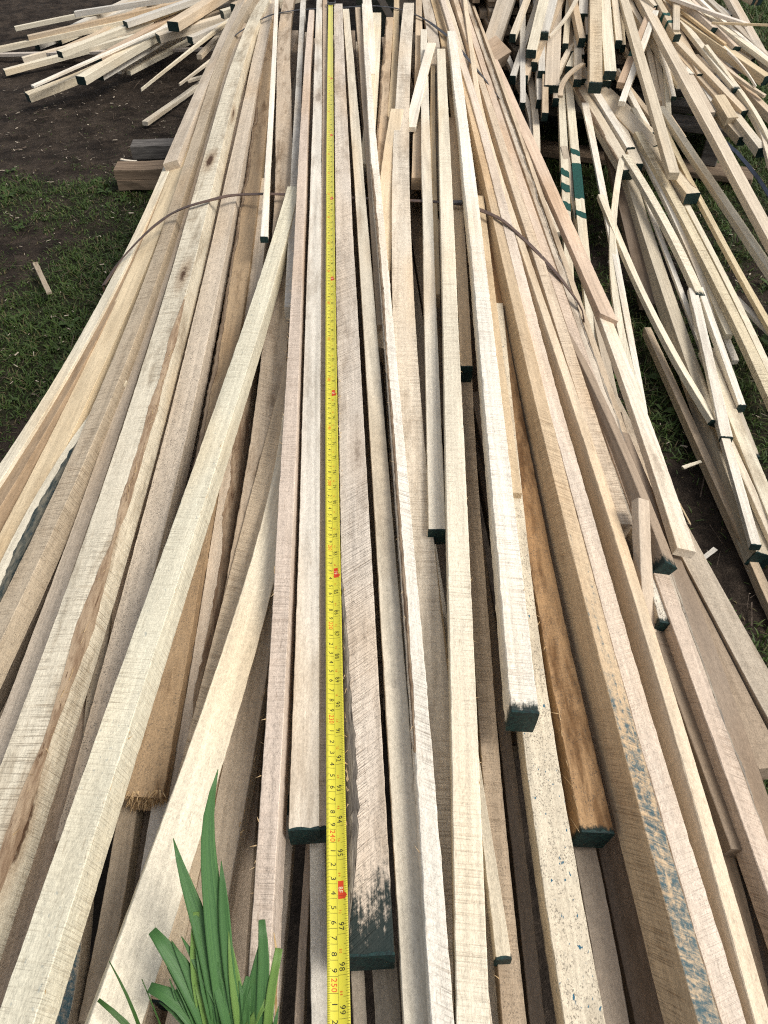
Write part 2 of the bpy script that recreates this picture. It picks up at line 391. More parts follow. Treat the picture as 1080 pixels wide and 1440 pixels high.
def splinters(o, d, u0, u1, n, side, length=0.012):
    """fine slivers lifting off one edge"""
    r = d['r']; C, A, B, hw, T, loc = d['C'], d['A'], d['B'], d['hw'], d['T'], d['loc']; N = len(C); VV, FF = [], []
    for _ in range(n):
        i = int(r.uniform(u0, u1)*(N-1)); s = -1 if side == 'l' else 1
        p = C[i]+A[i]*(s*hw[i]*r.uniform(.8, 1.0))+T[i]*r.uniform(-.012, .012)-B[i]*r.uniform(0, .004)
        dd = T[i]*r.normal(0, 1)+A[i]*s*abs(r.normal(0, .5))+B[i]*abs(r.normal(0, .4)); dd /= np.linalg.norm(dd)
        l = length*r.uniform(.4, 1.3); q = np.cross(dd, B[i]+.3*A[i]); q /= max(1e-6, np.linalg.norm(q)); k = len(VV); q2 = np.cross(dd, q)
        w = r.uniform(.0002, .0006)
        VV += [p+q*w, p-q*w, p+q2*w, p+dd*l]; FF += [(k, k+1, k+3), (k+1, k+2, k+3), (k+2, k, k+3)]
    x = mesh_obj('splinters', loc(np.array(VV)), FF, FIBRE, o); x['kind'] = 'stuff'

seedc = [100]
EDGE = {}
def S(key, pts, w, z, lab=None, h=2.5, deg=2, fe=None, ne=None, group='sticks of the strapped bundle', **kw):
    """stick of the bundle: pts far->near in photo pixels of its upper face's middle line, w=(pixels wide, at row), z=(far, near) cm against the tape.
    fe / ne: None = runs on past the frame, 0 = its end is what the photo shows there, else metres it runs on unseen"""
    seedc[0] += 1
    ys = np.array([at_z(px, py, TOP+z[0]/100)[1] for px, py in pts])
    q = (ys-ys[0])/(ys[-1]-ys[0]) if len(pts) > 1 else np.zeros(1)
    P = np.array([at_z(px, py, TOP+(z[0]+(z[1]-z[0])*k)/100) for (px, py), k in zip(pts, q)])
    Z = np.array([depth(p) for p in P])
    f, L = fit(P, deg, Z)
    i = int(np.argmin([abs(py-w[1]) for _, py in pts])); ww = w[0]*np.interp(w[1], [p[1] for p in pts], Z)/FPX
    p0, p1 = f(0.0), f(L); t0 = (f(0.01)-f(0.0))/0.01; t1 = (f(L)-f(L-.01))/0.01
    r = random.Random(seedc[0])
    s0 = -max(0.02, (r.uniform(3.02, 3.35)-p0[1])/abs(t0[1])) if fe is None else -fe
    s1 = L+max(0.0, (p1[1]-(r.uniform(.10, .125) if pts[-1][0] < 420 else r.uniform(.02, .08)))/abs(t1[1])) if ne is None else L+ne
    o, d = build_stick(f, s0, s1, ww, h/100, lab=lab, group=group, seed=seedc[0], **kw)
    EDGE[key] = (f, s0, s1)
    return o, d

# ------------------------------------------------------------------ the strapped bundle, stick by stick
# -- from the dirt side to the tape
S('L1', [(339, 0), (300, 85), (239, 228)], (17, 115), (-8, -7.5), 'brown board ending short on the outer edge of the bundle, near the two timber blocks', ne=0, tone=PINK, saw=.5, h=2.0, roll=(20, 14), stain=.3)
S('L2', [(318, 50), (240, 230), (203, 300), (155, 400), (108, 500), (41, 600), (-20, 692)], (19, 600), (-9.6, -9.4), 'outermost long stick of the bundle along the dirt, pale and narrow', deg=3, tone=CREAM, saw=.15, h=2.9, roll=(8, 12), stain=.3)
S('L2b', [(214, 300), (163, 400), (122, 500), (62, 600), (30, 652), (-10, 715)], (21, 600), (-9.9, -9.6), 'brown shaded stick between the outermost pale one and the honey yellow one', tone=(.36, .26, .165), saw=.1, h=2.6, roll=(14, 20), stain=.5, fe=.6)
S('L3', [(345, 0), (290, 130), (224, 300), (182, 400), (143, 500), (90, 600), (30, 720)], (36, 600), (-8.5, -9.3), 'smooth honey yellow stick, second from the dirt edge of the bundle', deg=3, tone=YELL, saw=.05, h=2.4, roll=(12, 16), stain=.25, knot=.4)
S('L4', [(119, 606), (70, 682), (13, 790)], (27, 690), (-7.9, -8.0), 'pale smooth stick whose ragged bark edge is brushed dark blue', tone=CREAM, saw=.05, h=2.4, roll=(10, 12), wane=('r', .013, .05, .52, BARKB), fe=.12)
S('L5', [(351, 0), (297, 135), (240, 300), (190, 450), (133, 600), (92, 680), (8, 855)], (29, 640), (-6.5, -7), 'greyish tan saw-marked stick with a smooth tan side, inside the honey yellow one', deg=3, tone=(.48, .395, .285), saw=.9, slant=.1, speck=.5, h=2.7, roll=(10, 18), stain=.3)
S('L6b', [(310, 133), (258, 300), (164, 600), (122, 690), (105, 780), (60, 880), (17, 1000)], (25, 800), (-8, -8), 'narrow pinkish stick sunk between the greyish tan stick and the wide one with torn bark', tone=PINK, saw=.25, speck=.3, deg=3, roll=(8, 10))
o6, d6 = S('L6', [(371, 0), (324, 133), (276, 300), (228, 450), (195, 600), (157, 720), (124, 800), (91, 900), (49, 1013), (30, 1060), (-10, 1180)], (46, 720), (-3, -3.4), 'widest pale stick of the dirt side, with torn brown bark along its edge', deg=3, tone=CREAM, saw=1.0, slant=.12, stain=.6, speck=.2, knot=1.0, h=3.4, roll=(6, 14), wane=('r', .0065, .66, 1.0))
splinters(o6, d6, .66, .97, 70, 'r', .014)
S('L6c', [(339, 133), (303, 300), (272, 460), (238, 600), (205, 680), (185, 780), (158, 880), (122, 980), (106, 1040), (84, 1140), (50, 1240), (15, 1340)], (30, 1040), (-7, -8), 'narrow rounded tan stick with tiny holes, tucked beside the torn bark edge', tone=(.52, .42, .32), saw=.2, speck=.35, deg=3, h=2.6, roll=(4, 10))
S('L7', [(381, 0), (353, 133), (320, 290), (295, 400), (270, 500), (252, 600), (227, 690), (204, 800), (172, 900), (148, 1000)], (34, 620), (-3.8, -5.2), 'rough pinkish speckled stick passing under the long pale diagonal stick', deg=3, tone=PINK, saw=.3, speck=.8, h=2.8, roll=(5, 8), stain=.15, ne=.12)
o8, d8 = S('L8', [(386, 0), (369, 133), (353, 290), (331, 400), (298, 600), (270, 760), (258, 847), (230, 947), (212, 1047), (204, 1118)], (54, 1060), (-5, -5.2), 'orange brown waney stick with a broken fibrous end, above dark gaps', deg=3, tone=ORANGE, saw=.25, stain=1.0, speck=.6, knot=1.0, h=2.7, near='broken', ne=0, rough=2.2, wane=('l', .006, .3, 1.0))
splinters(o8, d8, .6, .95, 50, 'r', .010)
S('L9', [(389, 0), (384, 100), (379, 200), (371, 333)], (9, 300), (.4, .0), 'thin white planed strip with a black painted tip, above the rusty strap', h=1.0, near='paint', ne=0, tone=WHITE, saw=.0, speck=.0, stain=.1)
S('L9b', [(372, 140), (356, 300), (341, 400), (325, 500), (297, 680), (267, 880), (245, 1040), (233, 1110)], (23, 680), (-6.2, -7.2), 'smooth grey stick next to the orange brown one, passing under the long diagonal', tone=GREY, saw=.05, h=2.6, roll=(3, 5), ne=.25)
S('L10', [(366, 340), (345, 480), (331, 600), (322, 690), (297, 880), (264, 1040)], (29, 800), (-6.2, -6.8), 'smooth pinkish stick with a dark brown bark side, inside the grey one', tone=PINK, saw=.05, h=2.9, roll=(6, 9), wane=('r', .011, .35, 1.0), fe=.3, ne=.3)
S('L11', [(405, 0), (401, 100), (398, 200), (396, 300), (395, 400), (389, 467), (384, 533), (376, 600), (359, 700)], (35, 480), (-2.5, -4.5), 'broad brownish grey twisted stick emerging again below the long pale diagonal', deg=3, tone=(.47, .385, .29), saw=.7, slant=.6, stain=.8, h=2.6, ne=.2, rough=2)
S('L12', [(400, 560), (370, 680), (343, 780), (320, 880), (303, 945)], (27, 720), (-3.4, -4.4), 'coarse tan stick running diagonally beneath the shorter pale diagonal', tone=(.55, .44, .31), saw=.8, slant=.3, speck=.4, fe=.15, ne=.35, h=2.4, roll=(2, 8))
od_ = S('X1', [(411, 268), (404, 300), (373, 400), (339, 500), (308, 600), (278, 680), (246, 780), (211, 880), (177, 980), (151, 1040), (124, 1140), (87, 1240), (53, 1340), (20, 1440)], (48, 1080), (-1.6, .9), 'longest pale diagonal stick, lying across the dirt side down to the near corner', deg=3, tone=(.65, .605, .465), saw=.6, slant=.1, speck=.05, stain=.1, h=2.8, fe=.02, roll=(0, 9), dots=.3, taper=(.93, 1.0))
splinters(*od_, .5, .97, 40, 'r', .006)
S('X2', [(410, 600), (395, 690), (379, 780), (342, 880), (318, 980), (285, 1080), (265, 1140), (230, 1240), (196, 1340), (164, 1440)], (60, 1160), (-2.8, .4), 'shorter pale diagonal stick, slightly twisted, running down behind the daffodil leaves', deg=3, tone=(.68, .61, .47), saw=.15, slant=.1, stain=.12, h=2.2, fe=.03, roll=(-4, -26), taper=(.8, 1.0))
S('C2', [(426, 0), (421, 100), (415, 230), (411, 330)], (9, 150), (-1.3, -1.8), 'narrow greyish saw-marked stick squeezed beside the brownish twisted one at the far end', tone=GREY, saw=1.0, slant=.05, stain=.4, ne=.25)
od_ = S('C3', [(439, 14), (431, 100), (425, 200), (420, 300), (416, 500), (411, 600), (406, 700), (390, 880), (383, 980), (380, 1040), (376, 1140), (371, 1240), (367, 1340), (362, 1440)], (27, 1040), (.5, .8), 'narrow pinkish rough stick with a smooth grey side, running past both diagonals', deg=3, tone=(.57, .47, .38), saw=.55, slant=.1, speck=.35, h=3.2, fe=0, roll=(0, 6))
splinters(*od_, .45, .97, 70, 'l', .007)
S('C4', [(450, 0), (447, 100), (444, 200), (442, 300), (440, 500), (437, 680), (433, 880), (431, 980), (427, 1100), (425, 1166)], (37, 1060), (-.2, -.2), 'smooth grey stick directly beside the tape, ending in a black painted face', deg=2, tone=(.60, .555, .475), saw=.0, speck=.1, stain=.45, h=2.6, near='paint', ne=0, taper=(.85, 1.05), knot=.5)
S('C5', [(457, 0), (456, 300), (455, 500), (455, 680), (454, 880), (450, 1040), (449, 1166)], (20, 880), (-.5, -.6), 'narrow brownish stick half covered by the tape edge', tone=(.45, .36, .27), saw=.8, slant=.05, speck=.4, h=2.4, near='paint', ne=0)
S('C3b', [(409, 860), (404, 980), (400, 1040), (398, 1129)], (17, 1060), (-3.2, -3.2), 'thin stick with a dark green painted end, peeping out beside the smooth grey one', tone=(.47, .41, .32), saw=.2, speck=.4, h=2.2, near='paint', ne=0, paint=.012, fe=.35)
S('C3c', [(412, 1040), (401, 1160), (394, 1240), (384, 1340), (375, 1440)], (27, 1240), (-7.5, -7.5), 'smooth grey brown board low in the gap below the thin green-ended stick', tone=(.46, .395, .32), saw=.05, h=2.4, fe=.9, roll=(0, 0))
od_ = S('L13', [(380, 800), (371, 850), (361, 900), (347, 980), (341, 1050), (321, 1140), (303, 1240), (280, 1340), (256, 1440)], (42, 1040), (-4.2, -5), 'flat smooth tan board with a rough edge, right behind the tallest daffodil leaf', tone=(.54, .45, .345), saw=.05, stain=.3, h=2.0, fe=.25, roll=(4, 6))
splinters(*od_, .3, .95, 30, 'r', .008)
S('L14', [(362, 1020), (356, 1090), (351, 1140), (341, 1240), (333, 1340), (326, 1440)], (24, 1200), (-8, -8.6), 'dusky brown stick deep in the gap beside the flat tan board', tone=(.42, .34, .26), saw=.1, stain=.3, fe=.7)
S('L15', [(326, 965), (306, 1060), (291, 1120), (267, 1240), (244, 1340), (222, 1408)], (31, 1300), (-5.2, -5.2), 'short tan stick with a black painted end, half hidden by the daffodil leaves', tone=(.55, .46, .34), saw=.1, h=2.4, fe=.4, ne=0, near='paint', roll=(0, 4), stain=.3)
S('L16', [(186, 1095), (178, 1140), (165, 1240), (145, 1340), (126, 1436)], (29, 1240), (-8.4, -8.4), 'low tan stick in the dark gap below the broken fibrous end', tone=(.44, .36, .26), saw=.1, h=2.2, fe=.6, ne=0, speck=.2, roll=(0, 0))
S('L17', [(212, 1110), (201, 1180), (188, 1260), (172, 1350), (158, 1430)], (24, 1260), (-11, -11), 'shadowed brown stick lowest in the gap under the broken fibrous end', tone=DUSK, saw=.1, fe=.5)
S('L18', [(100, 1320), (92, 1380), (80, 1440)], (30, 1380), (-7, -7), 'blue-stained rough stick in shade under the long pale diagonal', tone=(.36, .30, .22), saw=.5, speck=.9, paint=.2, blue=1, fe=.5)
# -- the tape and the sticks on its far side
oR1, dR1 = S('R1', [(476, 5), (477, 100), (480, 200), (484, 300), (489, 500), (498, 680), (507, 880), (511, 1040), (517, 1240), (522, 1343)], (54, 1080), (-.1, .0), 'wide slant-sawn stick under the tape edge, its near end brushed dark green', deg=2, tone=(.60, .525, .435), saw=1.0, slant=-.75, speck=.45, stain=.5, h=3.2, near='paint', ne=0, fe=0, paint=.085, wane=('l', .012, .875, 1.0, BARKG), rough=1.3, taper=(.85, 1.0), knot=.4)
splinters(oR1, dR1, .72, .97, 60, 'l', .010)
S('R2', [(488, 12), (492, 100), (500, 200), (508, 300), (521, 500), (531, 600), (539, 680), (551, 880), (563, 1080), (575, 1240), (588, 1440)], (33, 1040), (-1.6, -1.2), 'smooth pale grey stick with straight grain next to the slant-sawn one', deg=2, tone=(.60, .54, .43), saw=.0, speck=.1, stain=.3, h=2.7, fe=0, knot=.7)
oR3, dR3 = S('R3', [(512, 5), (518, 100), (525, 200), (531, 300), (543, 420), (553, 500), (562, 640), (569, 700), (577, 880), (588, 980), (592, 1040), (610, 1240), (624, 1440)], (24, 1040), (.2, .5), 'narrow chalky white rough stick with a thin bark edge', deg=3, tone=WHITE, saw=.8, slant=.5, speck=.25, h=2.6, fe=0, roll=(-2, -4), wane=('l', .003, .45, .93), rough=1.8)
splinters(oR3, dR3, .3, .95, 60, 'l', .008)
S('R3b', [(503, 10), (512, 120), (520, 220), (528, 330)], (9, 120), (-1.2, -2.2), 'brown narrow stick wedged beneath the chalky white one at the far end', tone=(.48, .385, .28), saw=.2, fe=0, ne=.3)
S('R4', [(530, 18), (527, 80), (522, 150)], (13, 60), (-1.0, -2.4), 'blunt pale stick end between the chalky white stick and a brown one', tone=CREAM, saw=.1, fe=0, ne=.35)
S('R4b', [(516, 0), (519, 40), (520, 80)], (13, 30), (-.5, -1.5), 'short greyish white stick end resting by the tape hook', tone=WHITE, saw=.0, fe=.2, ne=.15)
S('R5', [(548, 24), (546, 60), (540, 130), (536, 200)], (12, 100), (-1.6, -2.6), 'brownish waney stick behind the pale pointed one', tone=(.50, .39, .27), saw=.3, stain=.6, fe=0, ne=.4, wane=('l', .005, 0, 1))
S('R5b', [(558, 0), (556, 60), (552, 140)], (9, 80), (-2.2, -2.6), 'honey coloured narrow stick beside the big cross-sawn stick, far part', tone=HONEY, saw=.1, ne=.3)
S('R6', [(559, 153), (552, 190), (545, 260), (539, 330)], (19, 190), (-.8, -2.6), 'light yellow stick whose pointed end sticks up against the big cross-sawn stick', tone=(.62, .51, .36), saw=.05, fe=0, ne=.35, skew=.4)
S('R7', [(573, 4), (571, 100), (568, 200), (564, 300), (562, 400), (564, 500), (572, 600), (587, 700), (601, 850), (614, 980), (619, 1040), (624, 1150), (627, 1240)], (30, 400), (.3, -3.2), 'big cross-sawn stick marked with dark lines and a green smear, curving under its neighbour', deg=3, tone=(.64, .565, .455), saw=1.0, slant=.03, stain=.5, speck=.2, h=2.8, fe=0, ne=.15)
S('R7b', [(577, 590), (590, 690), (607, 820), (622, 960), (632, 1100)], (22, 820), (-3.2, -4.6), 'honey edged stick sliding under the big cross-sawn one midway', tone=(.60, .47, .30), saw=.2, fe=.2, ne=.2, h=2.2)
S('R8', [(607, 60), (596, 100), (583, 152)], (13, 90), (.2, -1.6), 'short white lath lying askew across the far sticks', tone=WHITE, saw=.0, h=1.0, fe=0, ne=.12, stain=.05, speck=0)
S('R9a', [(597, 110), (599, 200), (601, 300), (604, 400), (608, 500), (610, 600), (613, 700), (615, 745)], (22, 640), (-1.6, -1.6), 'smooth white stick stopping halfway with a thin black edge', tone=(.66, .60, .49), saw=.0, h=2.2, near='paint', ne=0, fe=.5, stain=.2)
S('R9c', [(609, 92), (609, 200), (611, 300)], (7, 150), (-2.0, -2.2), 'slim honey stick between two white ones near the askew lath', tone=HONEY, saw=.1, fe=0, ne=.3)
od_ = S('R9', [(620, 69), (624, 150), (628, 300), (633, 450), (637, 600), (642, 700), (648, 860), (652, 1000), (654, 1040), (659, 1200), (664, 1440)], (38, 1040), (.2, .5), 'clean creamy stick with fine fuzz reaching the bottom, beside the black gap', deg=2, tone=(.70, .625, .485), saw=.55, slant=.05, speck=.05, stain=.08, h=2.6, fe=0)
splinters(*od_, .5, .97, 60, 'r', .005)
od_ = S('R10', [(634, 44), (645, 110), (650, 163), (658, 244), (668, 360), (679, 422), (693, 544), (705, 666), (718, 800), (731, 940), (736, 1002)], (37, 960), (.8, .9), 'bright chalky white thick stick with a dark green painted end overhanging the speckled one', deg=2, tone=(.76, .705, .60), saw=.7, slant=.05, speck=.1, stain=.08, h=3.0, fe=0, ne=0, near='paint', paint=.016, rough=2.0, roll=(0, -3))
splinters(*od_, .45, .98, 80, 'r', .006)
S('R11', [(642, 260), (646, 330), (652, 430), (656, 516)], (17, 460), (-2.9, -2.9), 'tan stick ending in a black face down in the gap before the chalky thick stick', tone=TAN, saw=.3, slant=.4, h=2.6, near='paint', ne=0, fe=.4)
od_ = S('R12', [(664, 700), (672, 820), (680, 940), (688, 1040), (701, 1200), (724, 1440)], (27, 1060), (-5.6, -5.8), 'greyish brown rough stick down in the gap beside the creamy stick', tone=(.40, .315, .225), saw=.7, slant=.05, speck=.6, h=2.7, fe=.6)
splinters(*od_, .6, .97, 30, 'l', .007)
S('R13', [(684, 1170), (695, 1250), (708, 1348)], (20, 1320), (-4.6, -4.6), 'pale tapering stick tip with a thin green edge in the gap', tone=(.62, .55, .42), saw=.05, h=1.6, near='paint', ne=0, fe=.25, taper=(.4, 1.0))
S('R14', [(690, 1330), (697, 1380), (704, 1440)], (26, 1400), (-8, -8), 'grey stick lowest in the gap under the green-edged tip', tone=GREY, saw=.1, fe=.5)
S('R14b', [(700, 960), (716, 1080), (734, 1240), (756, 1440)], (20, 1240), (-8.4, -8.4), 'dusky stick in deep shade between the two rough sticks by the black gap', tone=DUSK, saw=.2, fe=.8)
S('R15', [(722, 740), (737, 880), (749, 980), (757, 1040), (776, 1162), (797, 1284), (822, 1440)], (48, 1120), (-3.6, -3.6), 'greyish stick peppered with black specks and blue dots, below the green painted end', tone=(.60, .53, .405), saw=.2, speck=.7, dots=1.0, h=2.9, fe=.5, stain=.3)
S('R17', [(690, 420), (704, 540), (716, 630), (724, 693)], (20, 650), (-2.7, -2.7), 'short tan stick ending in brown shade beside the chalky thick stick', tone=(.56, .44, .29), saw=.5, slant=.5, h=2.6, ne=0, fe=.4, roll=(-3, -6))
o16, d16 = S('R16', [(697, 430), (712, 540), (726, 620), (738, 660), (750, 741), (767, 823), (786, 904), (803, 986), (821, 1067), (837, 1170)], (44, 1050), (-4.2, -4.2), 'rich orange brown stick with a blackened splintered end', deg=2, tone=(.34, .21, .105), saw=.35, stain=1.0, speck=.7, h=2.9, ne=0, fe=.4, near='paint', paint=.008, roll=(-3, -10), rough=1.6, knot=.8)
splinters(o16, d16, .45, 1.0, 60, 'l', .014)
od_ = S('R18', [(652, 110), (683, 250), (695, 300), (730, 422), (762, 544), (781, 640), (800, 730), (822, 823), (868, 986), (887, 1040), (936, 1203), (978, 1366), (997, 1440)], (30, 1040), (-1.9, -2.0), 'tall brown-sided stick whose sawn top is stained bright blue at the near end', deg=3, tone=(.51, .39, .255), saw=.9, slant=.45, stain=.2, speck=.25, h=3.9, roll=(-8, -17), paint=.55, blue=1.0)
splinters(*od_, .6, .97, 40, 'l', .006)
S('R19', [(660, 110), (690, 250), (709, 300), (748, 422), (779, 544), (804, 660), (844, 823), (889, 986), (917, 1040), (966, 1203), (1010, 1366)], (30, 1040), (-1.5, -2.8), 'pale pinkish rough stick along the blue-stained one', deg=3, tone=(.62, .525, .425), saw=.4, speck=.3, h=2.5, roll=(-4, -8), rough=1.5)
S('R20', [(668, 110), (703, 250), (722, 300), (763, 422), (797, 544), (838, 660), (864, 741), (895, 823), (946, 986), (961, 1040), (1013, 1203), (1048, 1366)], (21, 1040), (-1.9, -3.2), 'slim pale stick with a brown side, outside the pinkish rough one', deg=3, tone=(.62, .51, .37), saw=.1, h=2.9, roll=(-6, -15))
S('R21', [(678, 110), (716, 250), (738, 310), (781, 422), (819, 544), (844, 626), (868, 700), (877, 737)], (20, 640), (-2.5, -3.4), 'cross-lined stick with a rounded brown end stopping short near the grass', deg=2, tone=(.58, .47, .345), saw=1.0, slant=-.1, stain=.5, h=2.2, ne=0, roll=(-8, -10))
S('R22', [(686, 110), (728, 250), (752, 310), (797, 422), (838, 560), (868, 640), (893, 700)], (19, 600), (-3.2, -4.6), 'pinkish slant-sawn stick by the grass edge, outside the cross-lined one', tone=(.57, .46, .36), saw=.9, slant=.5, h=2.4, ne=.7, roll=(-8, -12))
S('R22b', [(655, 0), (697, 110), (740, 240), (766, 310), (810, 440), (848, 560), (880, 640), (905, 700)], (13, 500), (-4.4, -6.5), 'grey weathered stick on the outer grass flank of the bundle', tone=(.50, .43, .34), saw=.6, slant=.3, stain=.7, speck=.5, h=2.4, ne=.6, roll=(-12, -16), wane=('r', .004, 0, 1, BARKG))
S('R22c', [(662, 0), (706, 115), (751, 240), (775, 305), (818, 440), (860, 570), (895, 660), (930, 750)], (10, 500), (-7.0, -8), 'thin brown stick on the outer grass flank under the weathered one', tone=TAN, saw=.3, stain=.6, h=2.2, ne=.6, roll=(-14, -16))
S('R24', [(846, 560), (880, 640), (897, 670), (921, 735), (944, 795)], (22, 741), (-3.9, -3.4), 'brown stick with a pale edge and black painted end leaning out over the grass', tone=(.30, .23, .165), saw=.25, h=2.0, near='paint', ne=0, fe=.3, roll=(-30, -34), paint=.02)
S('R27', [(872, 660), (905, 760), (921, 800), (940, 876)], (27, 860), (-4.8, -4.8), 'black-ended speckled white stick under the splintered upright offcut', tone=(.60, .54, .44), saw=.2, speck=1.0, h=2.6, near='paint', ne=0, paint=.012, fe=.3, roll=(-8, -10))
od_ = S('R28', [(905, 810), (935, 890), (963, 975), (990, 1040), (1021, 1121), (1047, 1196)], (41, 1060), (-6.2, -6.2), 'dull brown stick with a jagged bare end on the grass side', tone=(.25, .20, .15), saw=.7, slant=.3, stain=.4, speck=.3, h=2.8, ne=0, fe=.1, roll=(-14, -18))
splinters(*od_, .2, .98, 30, 'r', .007)
S('R29', [(905, 690), (946, 782), (985, 904), (1022, 1000), (1047, 1067), (1078, 1162), (1110, 1270)], (44, 1000), (-7.6, -7.8), 'wide smooth brown board forming the outer grass edge of the bundle', tone=(.25, .195, .145), saw=.15, slant=.6, stain=.15, h=2.3, fe=.12, roll=(-18, -24))
S('R30', [(985, 1080), (1021, 1200), (1052, 1330), (1078, 1440)], (28, 1300), (-7.4, -7.6), 'low brown stick beyond the slim pale one at the near grass corner', tone=(.33, .25, .17), saw=.2, fe=.5, roll=(-10, -14))
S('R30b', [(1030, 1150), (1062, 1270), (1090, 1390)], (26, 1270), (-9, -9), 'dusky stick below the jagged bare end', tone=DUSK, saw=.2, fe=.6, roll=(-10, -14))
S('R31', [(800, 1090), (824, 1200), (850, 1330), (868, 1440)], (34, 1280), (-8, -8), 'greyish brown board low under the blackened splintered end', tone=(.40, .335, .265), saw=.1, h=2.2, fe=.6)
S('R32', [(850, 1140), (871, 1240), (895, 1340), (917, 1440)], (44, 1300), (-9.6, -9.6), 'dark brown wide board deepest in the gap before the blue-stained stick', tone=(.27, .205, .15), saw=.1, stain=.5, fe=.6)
# far ends that show between the top sticks
S('F1', [(600, 0), (612, 80), (618, 160)], (16, 60), (-3.4, -3.8), 'greyish stick crossing under the far strap behind the askew lath', tone=(.52, .45, .36), saw=.5, stain=.6, ne=.5)
S('F2', [(613, 0), (628, 60), (640, 130)], (16, 50), (-3.0, -3.6), 'honey stained stick at the far strap beside the chalky thick stick', tone=HONEY, saw=.2, stain=.5, ne=.6)
S('F3', [(626, 0), (645, 60), (662, 120), (690, 220)], (12, 60), (-2.2, -4.6), 'pale stick at the far strap that runs just outside the chalky thick stick', tone=PALE, saw=.3, ne=.6)
S('F4', [(640, 0), (664, 60), (690, 130), (725, 230)], (13, 60), (-3.4, -6.0), 'brown weathered stick on the grass flank at the far strap', tone=(.46, .37, .28), saw=.5, stain=.8, ne=.8, roll=(-8, -8))
S('F5', [(589, 0), (589, 60), (588, 140)], (10, 60), (-3.2, -3.4), 'slim tan stick in the slot beside the big cross-sawn stick at its far end', tone=TAN, saw=.1, ne=.5)
S('R25', [(775, 270), (807, 341), (840, 422), (872, 504), (905, 585), (933, 667), (948, 720), (964, 773)], (25, 640), (-10, -6.2), 'wide smooth pale lath leaning along the bundle, its square end over the soil', h=1.2, ne=0, fe=.35, tone=(.68, .60, .48), saw=.05, knot=.3, roll=(-8, -14), group=None)
S('R26', [(703, 103), (740, 190), (770, 250), (800, 320), (825, 380), (857, 446)], (23, 380), (-8.0, -7.4), 'reddish tan lath leaning from the far heap against the bundle, with a skewed end', h=1.2, ne=0, fe=.15, tone=(.56, .43, .32), saw=.1, skew=.5, roll=(-8, -14), group=None)
# a splintered offcut stuck upright between the sticks
S('R23', [(905, 702), (908, 760), (911, 830), (915, 880)], (21, 760), (-.5, -5.5), 'splintered grey brown offcut poking up between the sticks near the grass', tone=(.48, .40, .31), saw=.1, h=1.2, fe=0, ne=.05, roll=(-25, -25), skew=.5, cat='offcut', name='wood_offcut')

# the sticks buried below, seen through the gaps and along the flanks
xs_y = np.linspace(.15, 3.0, 40)
def edge_x(keys, y):
    out = []
    for k in keys:
        f, s0, s1 = EDGE[k]; p = f(np.linspace(s0, s1, 80)); o_ = np.argsort(p[:, 1]); out.append(np.interp(y, p[o_, 1], p[o_, 0]))
    return np.array(out)
XL = edge_x(['L2'], xs_y).min(0)+.03
XR = np.interp(xs_y, [.15, .8, 1.4, 3.0], [.50, .44, .40, .36])
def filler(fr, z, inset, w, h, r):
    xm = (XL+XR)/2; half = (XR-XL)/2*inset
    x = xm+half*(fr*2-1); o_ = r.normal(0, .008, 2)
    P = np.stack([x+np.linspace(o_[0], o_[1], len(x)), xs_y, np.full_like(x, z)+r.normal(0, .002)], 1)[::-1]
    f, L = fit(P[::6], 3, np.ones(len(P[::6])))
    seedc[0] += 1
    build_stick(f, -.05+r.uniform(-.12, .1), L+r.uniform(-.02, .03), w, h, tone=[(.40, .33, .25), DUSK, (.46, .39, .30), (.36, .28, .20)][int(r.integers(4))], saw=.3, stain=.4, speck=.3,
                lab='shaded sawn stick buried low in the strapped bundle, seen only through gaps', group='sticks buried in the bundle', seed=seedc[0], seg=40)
fr_ = np.random.default_rng(77)
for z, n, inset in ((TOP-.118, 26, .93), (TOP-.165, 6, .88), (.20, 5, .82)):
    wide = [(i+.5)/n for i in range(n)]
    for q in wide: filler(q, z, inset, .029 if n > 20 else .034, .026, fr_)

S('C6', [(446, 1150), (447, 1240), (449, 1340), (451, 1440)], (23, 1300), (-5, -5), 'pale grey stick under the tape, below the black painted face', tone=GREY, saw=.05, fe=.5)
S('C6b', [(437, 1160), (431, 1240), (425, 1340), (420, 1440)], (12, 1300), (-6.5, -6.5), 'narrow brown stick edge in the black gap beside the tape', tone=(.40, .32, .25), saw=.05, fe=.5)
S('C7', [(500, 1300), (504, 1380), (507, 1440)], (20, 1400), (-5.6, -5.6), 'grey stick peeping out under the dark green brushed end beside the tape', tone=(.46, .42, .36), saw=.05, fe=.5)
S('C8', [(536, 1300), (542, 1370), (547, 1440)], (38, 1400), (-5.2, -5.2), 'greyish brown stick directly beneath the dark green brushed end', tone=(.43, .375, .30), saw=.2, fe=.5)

# ------------------------------------------------------------------ tape measure
def y_of(cm):                       # where a centimetre of the tape lies along the bundle
    y = (322.5-cm)/100-.586
    return y if cm > 100 else 1.639+(100-cm)/100*1.32
TP = [(465, 8), (464, 200), (464.5, 360), (466, 500), (467, 680), (469, 880), (472, 1080), (477, 1440)]
TW = 0.0152
tz = [TOP+.0028+.003*math.sin(i) * 0 for i in range(len(TP))]
TPW = np.array([at_z(px, py, z) for (px, py), z in zip(TP, tz)])
tapex = np.polyfit(TPW[:, 1], TPW[:, 0], 3, w=1/np.array([depth(p) for p in TPW]))
def tape_pt(y, u, lift=0.0):        # u in -1..1 across the blade
    x0 = np.polyval(tapex, y); dx = np.polyval(np.polyder(tapex), y)
    zz = TOP+.0022+.0024*u*u+.0006*math.sin(y*9)+lift+ .0004*math.sin(y*23+1)
    return np.array([x0+u*TW/2, y-dx*u*TW/2, zz])
tape_root = empty('tape_measure', (float(np.polyval(tapex, 1.5)), 1.5, TOP+.003))
